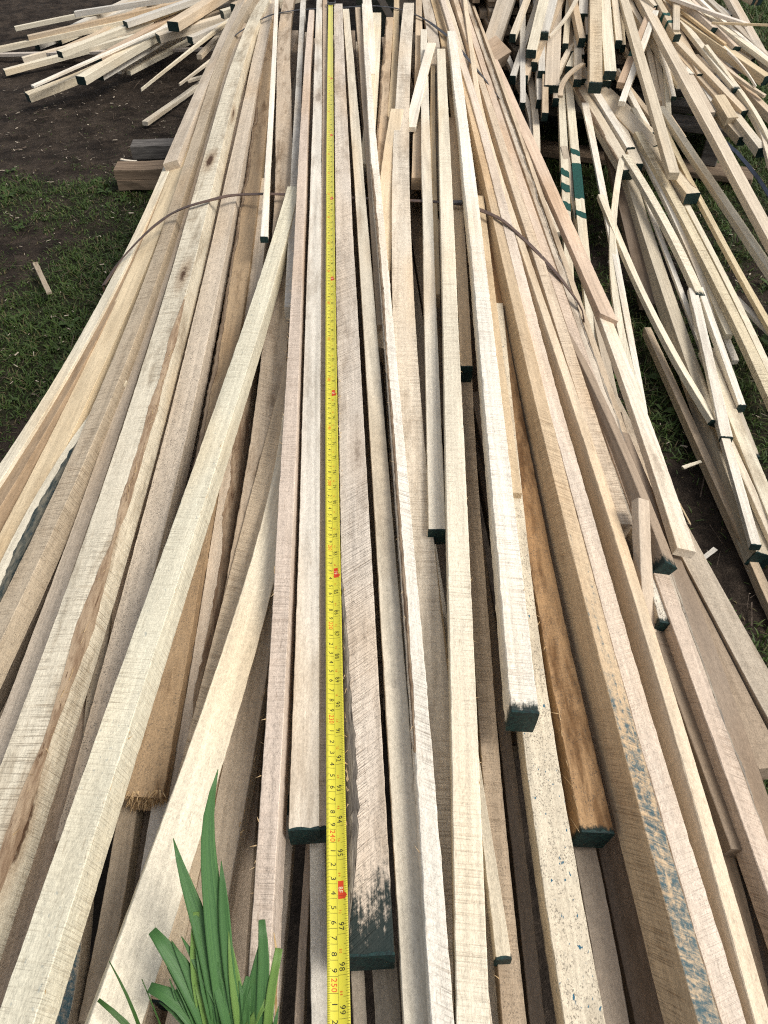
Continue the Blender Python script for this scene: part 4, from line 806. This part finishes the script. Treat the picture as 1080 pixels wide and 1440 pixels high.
for i, (x, y, w_, dx) in enumerate(EL):
    dx = dx if abs(dx) < 100 else 45
    HS('6', [(x+dx*2.2, y-260), (x+dx, y-120), (x, y)], w_, .045-.0012*i % .02+.018*(y < 300), 'pale stick whose dark painted end faces out of the shaded pallet stack', GS, fe=.7, deg=1, h=2.4+.6*rng.random(), near='paint', tone=[PALE, CREAM, TAN, GREY, PINK][i % 5], saw=.2, stain=.3)
# the rest of the stack, back in the shade: more sticks than one could count
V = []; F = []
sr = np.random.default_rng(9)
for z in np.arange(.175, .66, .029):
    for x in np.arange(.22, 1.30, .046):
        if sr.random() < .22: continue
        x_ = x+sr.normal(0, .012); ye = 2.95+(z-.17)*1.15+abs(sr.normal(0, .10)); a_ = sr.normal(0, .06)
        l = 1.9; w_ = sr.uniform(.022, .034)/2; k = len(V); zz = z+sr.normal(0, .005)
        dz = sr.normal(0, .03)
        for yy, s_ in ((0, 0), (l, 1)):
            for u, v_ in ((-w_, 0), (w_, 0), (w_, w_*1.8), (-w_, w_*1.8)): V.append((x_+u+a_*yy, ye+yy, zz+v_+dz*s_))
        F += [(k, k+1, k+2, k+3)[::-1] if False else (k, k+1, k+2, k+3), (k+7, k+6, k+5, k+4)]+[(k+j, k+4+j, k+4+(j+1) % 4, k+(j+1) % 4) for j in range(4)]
o = mesh_obj('stacked_sticks', V, F, WOOD, attrs={'along': np.full(len(V), 1.0)}); o['tone'] = [.30, .245, .185]  # dark tone carries the shade of the stack's inside
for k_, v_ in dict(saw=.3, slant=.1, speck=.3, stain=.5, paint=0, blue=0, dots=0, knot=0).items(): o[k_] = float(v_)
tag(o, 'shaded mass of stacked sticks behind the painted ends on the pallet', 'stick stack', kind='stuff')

# pallet
pl0 = at_z(728, 147, .148); pl1 = at_z(1024, 183, .148)
pang = math.atan2(pl1[1]-pl0[1], pl1[0]-pl0[0]); pwid = float(np.linalg.norm((pl1-pl0)[:2]))
pal = empty('pallet', (pl0[0], pl0[1], 0)); pal.rotation_euler.z = pang
tag(pal, 'grey weathered wooden pallet carrying the stacked and spilled sticks', 'pallet')
def pbox(nm, x0, x1, y0, y1, z0, z1, mat_):
    v, f = box(x0, x1, y0, y1, z0, z1, .003); return mesh_obj(nm, v, f, mat_, pal)
for i in range(6): pbox('deck_board', 0+rng.uniform(-.01, .01), pwid+rng.uniform(-.012, .012), i*.19, i*.19+.105, .125, .148+.0*i, WEATHERED)
for x in (.0, pwid/2-.03, pwid-.06): pbox('stringer', x, x+.055, .004, 1.05, .026, .1245, WEATHERED)
for i in range(3): pbox('bottom_board', -.01, pwid+.12 if i == 0 else pwid, i*.46-.06*(i == 0), i*.46+.05, .003, .0255, BROWNT)
# loose navy band
P, _ = z3('7', [(760, -70), (800, 0), (880, 70), (950, 150), (1020, 240), (1090, 350), (1180, 480)])
P = [surf(x, y, .015) for x, y in P]; o_ = P[0]; V = []; F = []
for i, p in enumerate(P):
    for u, v_ in ((-.006, 0), (.006, .004), (.006, .0055), (-.006, .0015)): V.append(p-o_+np.array([u*.9, u*.5, v_]))
for i in range(len(P)-1):
    for k in range(4): F.append((i*4+k, i*4+(k+1) % 4, i*4+4+(k+1) % 4, i*4+4+k))
o = mesh_obj('plastic_strap', V, F, BLUESTRAP); o.location = o_; tag(o, 'loose navy plastic band trailing off the pallet into the grass', 'strap')

# -- heap on the dirt
GL_ = 'sticks fanned out on the dirt'
def surfl(px, py, lift=0.0):
    z = .05+.13*max(0.0, min(1.2, (px-10)/320))+lift*1.2
    return at_z(px, py, max(.02, z))
def HL(pts, w, lift, lab, **kw):
    kw.setdefault('ne', 0.0); kw.setdefault('fe', .5); kw.setdefault('deg', 1)
    kw.setdefault('saw', .1)
    HS('l', pts, w, lift, lab, GL_, fn=surfl, **kw)
HL([(820, 203), (400, 213), (-60, 228)], 26, -.06, 'flat grey lath lying crosswise beneath the fan on the dirt', h=1.2, tone=(.47, .41, .35), fe=.1, ne=.1)
HL([(640, -5), (310, 55), (60, 115)], 18, -.01, 'slim stick with a black tip reaching farthest over the dirt', tone=CREAM, **BE)
HL([(700, -10), (500, 10), (310, 52)], 22, .02, 'grey white stick ending above the farthest slim tip', tone=GREY, **BE)
HL([(700, 20), (440, 72), (115, 152)], 24, .0, 'tan stick ending in a small black tip second in the fan', tone=TAN, **BE)
HL([(560, 75), (300, 135), (-30, 200)], 24, -.02, 'pale stick running out of the frame low in the fan', tone=CREAM, fe=.8, ne=.2)
HL([(760, 60), (420, 160), (90, 240)], 22, -.03, 'pale low stick just above the crosswise grey lath', tone=PALE, fe=.5)
HL([(520, 160), (260, 225), (15, 295)], 30, -.03, 'round cream stick with a black tip lying on the dirt', tone=CREAM, h=2.4, **BE)
HL([(700, 110), (480, 245), (280, 330), (112, 395)], 48, .00, 'broad pale stick with white edges, lowest reaching of the dirt heap', h=3.0, tone=(.60, .52, .38), saw=.5, fe=.4, deg=2, near='paint')
HL([(690, 105), (440, 245), (118, 358)], 22, .035, 'thin white lath on the edge of the lowest reaching broad stick', tone=WHITE, h=.8, fe=.2)
HL([(840, 30), (600, 170), (335, 325)], 44, .02, 'thick cream stick with a black slanted end in the middle of the dirt heap', h=3.0, tone=CREAM, saw=.2, **BE)
HL([(660, 170), (540, 240), (420, 312)], 28, -.01, 'white stick with a black tip under the thick cream one', tone=WHITE, **BE)
HL([(770, 15), (500, 115), (250, 218)], 36, .035, 'long cream stick with a black end over the broad one', h=2.4, tone=CREAM, **BE)
HL([(900, -40), (720, 30), (520, 90)], 32, .05, 'greyish stick with a black end high in the dirt heap', h=2.4, tone=GREY, **BE)
HL([(960, -50), (840, 20), (728, 92)], 52, .07, 'thickest tan stick with a large black end, highest of the dirt heap', h=3.6, tone=(.58, .47, .34), fe=.4, **BE)
HL([(970, 55), (830, 95), (662, 145)], 44, .03, 'squared pale stick with a black end beneath the thickest tan one', h=3.2, tone=PALE, fe=.4, **BE)
HL([(1020, 20), (970, 28), (935, 45)], 34, .08, 'stick with a square black end by the outer board of the bundle', h=3.0, tone=CREAM, fe=.3, **BE)
HL([(1060, -10), (1010, 0), (985, 18)], 34, .10, 'black stick end at the top beside the bundle edge', h=3.0, tone=TAN, fe=.3, **BE)
HL([(920, 105), (860, 130), (798, 155)], 32, .02, 'short greyish stick with a black end on the bundle side of the dirt heap', tone=GREY, h=2.6, **BE)
HL([(960, 85), (820, 195), (680, 300), (596, 372)], 22, .02, 'long thin splinter tapering to a point above the soil', tone=CREAM, h=1.2, deg=2, taper=(1.2, .15), fe=.3)
HL([(900, 240), (830, 300), (752, 352)], 20, -.05, 'thin pale splinter lying on the dirt close to the bundle', tone=PALE, h=1.0, taper=(1, .3), fe=.15)
HL([(870, 330), (740, 420), (612, 512)], 26, -.115, 'lone pale stick on the soil pointing at the timber blocks', tone=(.55, .49, .39), h=1.5, fe=.3)
HL([(860, 318), (830, 325), (790, 338)], 22, -.09, 'small pale chip of wood beside the lone stick on the soil', tone=PALE, h=1.0, fe=.02, cat='offcut', name='wood_offcut')
HL([(640, 215), (570, 255), (500, 292)], 24, -.05, 'greyish bare-ended stick low in front of the heap', tone=GREY, fe=.4)
HL([(720, 205), (630, 250), (540, 298)], 26, -.06, 'cream bare-ended stick low in front of the heap', tone=CREAM, fe=.4)
HL([(640, 110), (540, 170), (410, 240)], 34, .01, 'brown stick slipping under the thick cream one', tone=(.46, .35, .25), h=2.4, fe=.5, ne=0, near='paint')
HL([(900, 170), (860, 205), (842, 230)], 22, -.03, 'tiny pale stick end next to the bundle edge, near the thin splinter', tone=PALE, fe=.2)
hr = random.Random(4)
for i in range(22):
    ex = hr.uniform(150, 900); ey = max(20, 250-ex*.23+hr.uniform(-60, 30)) ; L_ = hr.uniform(260, 420)
    sl = hr.uniform(.28, .62)
    HL([(ex+L_, ey-L_*sl), (ex+L_/2, ey-L_/2*sl), (ex, ey)], hr.uniform(18, 32), -.06+.05*hr.random(), 'pale black-tipped stick buried among others in the fan on the dirt', near='paint', fe=.3, tone=hr.choice([PALE, CREAM, TAN, GREY]))

# ------------------------------------------------------------------ ground
# what of the ground the bundle hides
def under_bundle(x, y):
    return .05 < y < 3.3 and np.interp(y, xs_y, XL)+.06 < x < np.interp(y, xs_y, XR)-.08
def grassy(x, y):
    if under_bundle(x, y): return -1.0
    n = mnoise.noise(Vector((x*1.9, y*1.9, 3.3)))*.55+mnoise.noise(Vector((x*5.5, y*5.5, 8.1)))*.35+mnoise.noise(Vector((x*15, y*15, 1.1)))*.2
    if x < 0: b = .10-max(0.0, (y-2.5))*1.1-.22*math.exp(-((x+1.0)**2+(y-1.35)**2)/.04)+.25*math.exp(-((x+.85)**2+(y-2.0)**2)/.12)
    else:
        b = .20-.42*math.exp(-((x-.62)**2/.012+(y-1.03)**2/.06))-.35*math.exp(-((x-.60)**2/.004+(y-1.5)**2/.02))
        if y > 2.4: b += .3
    return n+b
def hgt(x, y):
    return .016*mnoise.noise(Vector((x*1.3, y*1.3, 0)))+.009*mnoise.noise(Vector((x*6, y*6, 5)))+.005*mnoise.noise(Vector((x*17, y*17, 9)))-.012
gx = np.r_[-60, -25, -10, -5, np.arange(-3.2, 3.4, .035), 5, 10, 25, 60]; gy = np.r_[-30, -8, -2, np.arange(-.6, 5.6, .035), 7, 10, 20, 60]
V = []; gm = []
for y in gy:
    for x in gx:
        fine = abs(x) < 3.4 and -.7 < y < 5.7
        V.append((x, y, hgt(x, y)+(.006*mnoise.noise(Vector((x*45, y*45, 2))) if fine else 0))); gm.append(grassy(x, y))
nx = len(gx); F = [(j*nx+i, j*nx+i+1, (j+1)*nx+i+1, (j+1)*nx+i) for j in range(len(gy)-1) for i in range(nx-1)]
m, t = nt('soil'); g = G(t); tc = g.n('ShaderNodeTexCoord'); ov = tc.outputs['Object']
gr = g.attr('grassy', 'GEOMETRY').outputs['Fac']
f1 = g.noise(g.vmul(ov, (9, 9, 9)), 1, 6, .7); f2 = g.noise(g.vmul(ov, (55, 55, 55)), 1, 7, .8); f3 = g.noise(g.vmul(ov, (260, 260, 260)), 1, 3, .7)
c = g.mix(g.ramp(f1, .35, .65), (.044, .032, .024), (.140, .105, .078)); c = g.mix(g.ramp(f2, .35, .7), g.mix(1.0, c, (.5, .5, .5), 'MULTIPLY'), c)
c = g.mix(g.ramp(f3, .62, .74), c, (.17, .14, .11)); c = g.mix(g.ramp(gr, .0, .35, 0, .75), c, (.035, .045, .016))
g.out(bsdf(g, c, .95, .15, g.math('ADD', f2, g.math('MULTIPLY', f3, .5)), .030, 1.0))
o = mesh_obj('ground', V, F, m, attrs={'grassy': gm}, smooth=True); o['kind'] = 'structure'

def in_view(x, y, m_=90):
    p = np.array([x, y, .0])
    if depth(p) < .05: return False
    px, py = project(p); return -m_*2 < px < 1080+m_*2 and -m_ < py < 1440+m_
def blades(n, seed, box_, lmin, lmax, wmul, dens):
    r = np.random.default_rng(seed); V = []; F = []; A = []; B = []
    cnt = 0; tries = 0
    while cnt < n and tries < n*14:
        tries += 1
        # denser close by
        x = r.uniform(box_[0], box_[1]); y = box_[2]+(box_[3]-box_[2])*r.random()**1.35
        if not in_view(x, y) or under_bundle(x, y): continue
        gv = grassy(x, y)
        if r.random() > dens(gv, x, y): continue
        cnt += 1; z = hgt(x, y)-.003
        l = r.uniform(lmin, lmax)*(.45+.9*min(1, max(0, gv+.2))); az = r.uniform(0, 6.283); le = r.uniform(.3, 1.6); w_ = r.uniform(.0009, .0021)*wmul
        d = np.array([math.cos(az), math.sin(az), 0]); s_ = np.array([-d[1], d[0], 0]); p = np.array([x, y, z]); k = len(V)
        for q, ww in ((0, 1), (.4, .9), (.75, .6)):
            c_ = p+d*l*le*q*q*.9+np.array([0, 0, 1])*l*q*(1-.28*le*q); V += [c_-s_*w_*ww, c_+s_*w_*ww]
        V.append(p+d*l*le*.95+np.array([0, 0, l*(1-.33*le)])); F += [(k, k+1, k+3, k+2), (k+2, k+3, k+5, k+4), (k+4, k+5, k+6)]
        hue = r.random(); A += [hue]*7; B += [0, 0, .4, .4, .75, .75, 1]
    return V, F, A, B
m, t = nt('lawn_grass'); g = G(t); hu = g.attr('hue', 'GEOMETRY').outputs['Fac']; tip = g.attr('tip', 'GEOMETRY').outputs['Fac']
c = g.mix(hu, (.034, .064, .014), (.085, .135, .028)); c = g.mix(g.ramp(hu, .78, .92), c, (.14, .11, .055)); c = g.mix(g.ramp(tip, .5, 1, 0, .35), c, (.07, .10, .028))
p = bsdf(g, c, .55, .3); tr = g.n('ShaderNodeBsdfTranslucent', {'Color': c}); mx = g.n('ShaderNodeMixShader', {0: .2}); t.links.new(p, mx.inputs[1]); t.links.new(tr.outputs[0], mx.inputs[2]); g.out(mx.outputs[0]); GRASSM = m
def dn(gv, x, y):
    q = min(1.0, max(0.0, (gv+.30)/.75)); return max(.02, q*q*(3-2*q)*(.30+.70*min(1, max(0, .35+2.2*mnoise.noise(Vector((x*31, y*31, 4)))))))
V, F, A, B = blades(42000, 21, (.25, 1.9, .10, 3.2), .010, .036, 1.0, dn)
V2, F2, A2, B2 = blades(36000, 22, (-2.2, -.30, .9, 3.5), .008, .026, 1.0, dn)
V3, F3, A3, B3 = blades(16000, 23, (1.35, 2.9, 3.1, 5.7), .04, .085, 2.0, lambda gv, x, y: .9)
for Vx, Fx, Ax, Bx in ((V2, F2, A2, B2), (V3, F3, A3, B3)):
    k = len(V); V += Vx; F += [tuple(i+k for i in f) for f in Fx]; A += Ax; B += Bx
# broader weed leaves among the blades
wr = np.random.default_rng(61); nw = 0
while nw < 170:
    x = wr.uniform(-2.0, 1.9); y = wr.uniform(.6, 3.4)
    if not in_view(x, y) or under_bundle(x, y) or grassy(x, y) < -.05: continue
    nw += 1; sz = wr.uniform(.5, 1.3); hb = wr.random()*.5
    for j in range(int(wr.integers(4, 9))):
        az = wr.uniform(0, 6.283); l = sz*wr.uniform(.014, .030); d = np.array([math.cos(az), math.sin(az), 0]); s_ = np.array([-d[1], d[0], 0]); p = np.array([x, y, hgt(x, y)]); k = len(V); w_ = l*wr.uniform(.14, .24)
        for q, ww in ((.05, .2), (.4, 1.), (.75, .8)):
            c_ = p+d*l*q+np.array([0, 0, 1])*(l*(q*.75-q*q*.45)+.003); V += [c_-s_*w_*ww, c_+s_*w_*ww]
        V.append(p+d*l+np.array([0, 0, l*.28])); F += [(k, k+1, k+3, k+2), (k+2, k+3, k+5, k+4), (k+4, k+5, k+6)]; A += [hb+.2*wr.random()]*7; B += [0, 0, .3, .3, .5, .5, .6]
o = mesh_obj('grass', V, F, GRASSM, attrs={'hue': A, 'tip': B}); tag(o, 'short patchy lawn grass on dark soil around the wood', 'grass', kind='stuff')
# wood litter: chips, straw and dead twigs on the soil
r = np.random.default_rng(31)
for nm, mat_, n_, lo, hi, wd, lab in (('wood_litter', CHIP, 2400, .003, .017, .30, 'pale wood chips and straw strewn over the soil and grass'), ('twig_litter', TWIGM, 1800, .012, .07, .05, 'dead dark twigs and leaf bits strewn over the soil')):
    V = []; F = []
    while len(F) < n_*5:
        x = r.uniform(-2.4, 2.0); y = .5+3.6*r.random()**1.2
        if not in_view(x, y) or under_bundle(x, y): continue
        if x > 0 and r.random() < .35: continue
        l = lo+(hi-lo)*r.random()**2.2; w_ = max(.0008, l*wd*r.uniform(.3, 1)); az = r.uniform(0, 6.283); d = np.array([math.cos(az), math.sin(az), r.normal(0, .16)]); s_ = np.array([-d[1], d[0], r.normal(0, .2)])
        c_ = np.array([x, y, hgt(x, y)+.006+.008*r.random()*(grassy(x, y) > .1)]); k = len(V); th = np.array([0, 0, max(.0006, w_*.25)])
        q = [c_-d*l/2-s_*w_/2, c_+d*l/2-s_*w_/2*r.uniform(.2, 1), c_+d*l/2+s_*w_/2*r.uniform(.2, 1), c_-d*l/2+s_*w_/2]
        V += q+[a_+th for a_ in q]; F += [(k+4, k+5, k+6, k+7)]+[(k+j, k+(j+1) % 4, k+4+(j+1) % 4, k+4+j) for j in range(4)]
    o = mesh_obj(nm, V, F, mat_); tag(o, lab, 'litter', kind='stuff')
# a few single pieces
def gpiece(pts, w_px, lab, **kw):
    P = [(x, y) for x, y in pts]
    fn = lambda px, py, lift: at_z(px, py, .022)
    seedc[0] += 1
    P3 = np.array([at_z(x, y, .024) for x, y in P]); Z = np.array([depth(p) for p in P3]); f, L = fit(P3, 2, Z)
    build_stick(f, 0, L, w_px*Z[0]/FPX, w_px*Z[0]/FPX*.4, lab=lab, seed=seedc[0], name='wood_splinter', cat='splinter', seg=14, group='wood splinters on the ground', **kw)
gpiece([(49, 369), (58, 388), (69, 411)], 7, 'pale bark-edged splinter alone in the grass on the dirt side', tone=(.36, .30, .22), stain=1.0, rough=2)
gpiece([(170, 223), (180, 225), (192, 226)], 4, 'small white chip in front of the grey timber block', tone=WHITE)
gpiece([(946, 690), (958, 712), (971, 737)], 3, 'thin curved straw-coloured splinter beside the wide leaning lath', tone=HONEY)
gpiece([(960, 657), (974, 652), (986, 648)], 5, 'straw-coloured splinter near the lowest tan stick in the grass', tone=CREAM)
gpiece([(986, 787), (997, 778), (1006, 771)], 6, 'grey splinter on bare soil near the wide lath end', tone=GREY)

# ------------------------------------------------------------------ daffodil leaves in front of the bundle
plant = empty('daffodil_plant', (-.12, .045, 0)); tag(plant, 'clump of green daffodil leaves with one withered flower, in front of the stick ends', 'plant')
PO = np.array(plant.location)
def leaf(pts, base, mat_=LEAF, name="leaf", parent=plant, org=PO, fold=.13, zb=.470, zt=.56, w0=.010):
    """pts: (x, y, width) in the 3.6x enlargement of the corner, tip first; base: world x, y where it leaves the soil"""
    P = []; W = []
    for x, y, w_ in pts:
        px, py = 130+x/3.6, 1060+y/3.6
        z = zb+(zt-zb)*min(1.1, max(0, (1440-py)/350)); p = at_z(px, py, z); P.append(p); W.append(max(.0005, 1.3*w_/3.6*depth(p)/FPX))
    b = np.array([base[0], base[1], -.01]); last = P[-1]
    P.append((b+last)/2*np.array([1, 1, 1])+np.array([0, -.012, .03])); P.append(b); W += [w0*1.1, w0*.8]
    P = np.array(P[::-1]); W = np.array(W[::-1])
    d = np.r_[0, np.cumsum(np.linalg.norm(np.diff(P, axis=0), axis=1))]; n = 44; s = np.linspace(0, d[-1], n)
    def cr(A_):                               # smooth interpolation
        out = np.interp(s, d, A_)
        for _ in range(4): out[1:-1] = (out[:-2]+2*out[1:-1]+out[2:])/4
        return out
    C = np.stack([cr(P[:, k]) for k in range(3)], 1); W = cr(W); W[-1] = min(W[-1], .0012) if pts[0][2] == 0 else W[-1]
    T = np.gradient(C, axis=0); T /= np.linalg.norm(T, axis=1)[:, None]
    view = CP-C; view /= np.linalg.norm(view, axis=1)[:, None]
    S_ = np.cross(T, view); S_ /= np.linalg.norm(S_, axis=1)[:, None]; N_ = np.cross(S_, T)
    tw = np.linspace(0, 1, n)*rng.uniform(-.25, .25)+rng.uniform(-.25, .25)
    S2 = S_*np.cos(tw)[:, None]+N_*np.sin(tw)[:, None]; N2 = N_*np.cos(tw)[:, None]-S_*np.sin(tw)[:, None]
    us_ = np.linspace(-1, 1, 7); V = []; F = []; al = []; ac = []
    for i in range(n):
        for side in (1, -1):
            for u in (us_ if side > 0 else us_[::-1]):
                thick = .0007*(1-.7*abs(u))*(1-.6*i/n)
                V.append(C[i]+S2[i]*u*W[i]/2+N2[i]*(fold*(abs(u)**1.5-.3)*W[i]+side*thick)-org); al.append(i/(n-1)); ac.append(u+rng.random()*0)
    for i in range(n-1):
        for k in range(14): F.append((i*14+k, i*14+(k+1) % 14, i*14+14+(k+1) % 14, i*14+14+k))
    F.append(tuple(range(13, -1, -1))); F.append(tuple((n-1)*14+k for k in range(14)))
    return mesh_obj(name, V, F, mat_, parent, attrs={'along': al, 'across': ac}, smooth=True)
leaf([(636, 78, 0), (600, 150, 32), (572, 270, 50), (562, 360, 52), (575, 470, 52), (598, 640, 76), (612, 800, 84), (628, 980, 84), (645, 1120, 78), (665, 1300, 70), (680, 1400, 60)], (-.115, .04))
leaf([(409, 428, 0), (414, 480, 28), (432, 570, 42), (470, 660, 40), (510, 740, 56), (550, 850, 76), (585, 980, 80), (620, 1150, 70), (650, 1400, 60)], (-.125, .04))
leaf([(652, 543, 0), (655, 620, 40), (664, 760, 54), (672, 900, 50), (682, 1040, 42), (700, 1200, 42), (745, 1400, 44)], (-.10, .035))
leaf([(302, 895, 34), (325, 930, 46), (370, 985, 58), (440, 1060, 78), (510, 1170, 96), (565, 1280, 100), (620, 1400, 84)], (-.13, .04))
leaf([(288, 1182, 36), (330, 1175, 50), (390, 1190, 62), (460, 1240, 76), (530, 1330, 84), (580, 1420, 76)], (-.135, .03))
leaf([(450, 925, 0), (475, 975, 32), (520, 1060, 44), (590, 1160, 46), (660, 1250, 48), (730, 1390, 46)], (-.11, .035))
leaf([(526, 800, 24), (510, 880, 36), (503, 980, 38), (508, 1100, 40), (540, 1260, 44), (580, 1400, 44)], (-.12, .05), LEAFY)
leaf([(548, 975, 46), (552, 1040, 58), (562, 1130, 66), (598, 1260, 62), (640, 1400, 56)], (-.115, .045))
leaf([(857, 840, 26), (868, 920, 42), (876, 1030, 52), (870, 1160, 50), (855, 1300, 48), (850, 1420, 44)], (-.09, .05))
leaf([(848, 950, 0), (840, 1040, 40), (822, 1160, 56), (800, 1270, 62), (775, 1400, 58)], (-.095, .04))
leaf([(690, 900, 0), (698, 1000, 36), (712, 1120, 48), (735, 1240, 58), (765, 1400, 58)], (-.105, .03), LEAFY)
leaf([(390, 1068, 30), (420, 1090, 46), (455, 1150, 56), (500, 1260, 56), (560, 1400, 50)], (-.125, .03))
leaf([(588, 1045, 0), (615, 1100, 60), (655, 1190, 84), (690, 1300, 78), (720, 1420, 64)], (-.108, .045))
leaf([(742, 1150, 0), (752, 1200, 40), (775, 1280, 52), (800, 1400, 46)], (-.10, .05))
leaf([(942, 1278, 0), (932, 1330, 26), (915, 1400, 32), (900, 1450, 32)], (-.088, .045))
leaf([(390, 1140, 0), (405, 1190, 20), (435, 1270, 26), (490, 1400, 28)], (-.13, .035))
leaf([(340, 1258, 0), (385, 1285, 24), (450, 1320, 34), (530, 1400, 36)], (-.125, .03))
leaf([(400, 945, 0), (420, 985, 30), (470, 1060, 46), (530, 1180, 46), (590, 1400, 46)], (-.12, .035))
leaf([(945, 985, 30), (930, 1060, 34), (905, 1150, 36), (890, 1270, 38), (880, 1420, 36)], (-.088, .04), LEAFY, 'flower_stalk')
leaf([(918, 905, 0), (940, 900, 8), (960, 925, 12), (966, 970, 14), (955, 1010, 24), (935, 1060, 26), (920, 1100, 10)], (-.088, .042), DRY, 'withered_flower', w0=.002)
for q in range(9):
    bx = 560+q*26+rng.uniform(-20, 20); tx = bx+(q-4.5)*26+rng.uniform(-40, 40); ty = rng.uniform(1040, 1250)
    leaf([(tx, ty, 0 if q % 2 else 22), ((tx*2+bx)/3, ty+60, 34), ((tx+2*bx)/3, ty+150, 46), (bx, 1400, 50)], (-.135+q*.005, .04), [LEAF, LEAF, LEAFY][q % 3])
tuft = empty('grass_tuft', (-.17, .06, 0)); tag(tuft, 'three long thin grass blades standing beside the daffodil leaves', 'grass tuft'); TO = np.array(tuft.location)
leaf([(85, 1050, 0), (110, 1075, 10), (150, 1140, 12), (190, 1250, 13), (240, 1380, 14)], (-.165, .06), GRASSB, 'blade', tuft, TO, w0=.003)
leaf([(30, 1245, 14), (70, 1275, 24), (120, 1310, 26), (190, 1370, 26), (240, 1430, 24)], (-.17, .055), GRASSB, 'blade', tuft, TO, w0=.004)
leaf([(250, 1140, 0), (268, 1190, 5), (300, 1265, 6), (350, 1370, 7)], (-.155, .06), GRASSB, 'blade', tuft, TO, w0=.002)

# ------------------------------------------------------------------ render settings, light
def lighting():
    w = bpy.data.worlds.new('World'); scene.world = w; w.use_nodes = True
    t = w.node_tree; t.nodes.clear(); g = G(t)
    el, az = math.radians(52), math.radians(108)     # azimuth from +Y (ahead) clockwise: behind the viewer's right shoulder
    sky = g.n('ShaderNodeTexSky'); sky.sky_type = 'NISHITA'; sky.sun_disc = False
    sky.sun_elevation = el; sky.sun_rotation = az; sky.air_density = 1.0; sky.dust_density = 3.0
    hs = g.n('ShaderNodeHueSaturation', {'Saturation': 0.35, 'Color': sky.outputs[0]})
    bg = g.n('ShaderNodeBackground', {'Color': hs.outputs[0], 'Strength': 0.12})
    o = g.n('ShaderNodeOutputWorld'); t.links.new(bg.outputs[0], o.inputs['Surface'])
    ld = bpy.data.lights.new('sun', 'SUN'); ld.energy = 1.75; ld.angle = math.radians(24); ld.color = (1.0, .95, .865)
    l = bpy.data.objects.new('sun', ld); col.objects.link(l)
    d = Vector((math.sin(az)*math.cos(el), math.cos(az)*math.cos(el), math.sin(el)))
    l.rotation_euler = d.to_track_quat('Z', 'Y').to_euler(); l.location = (2, -2, 5)
lighting()
scene.cycles.use_denoising = False; scene.cycles.pixel_filter_type = 'BLACKMAN_HARRIS'; scene.cycles.filter_width = 1.15
vs = scene.view_settings; vs.view_transform = 'Standard'; vs.look = 'None'; vs.gamma = 1; vs.use_curve_mapping = False
vs.exposure = 0.46
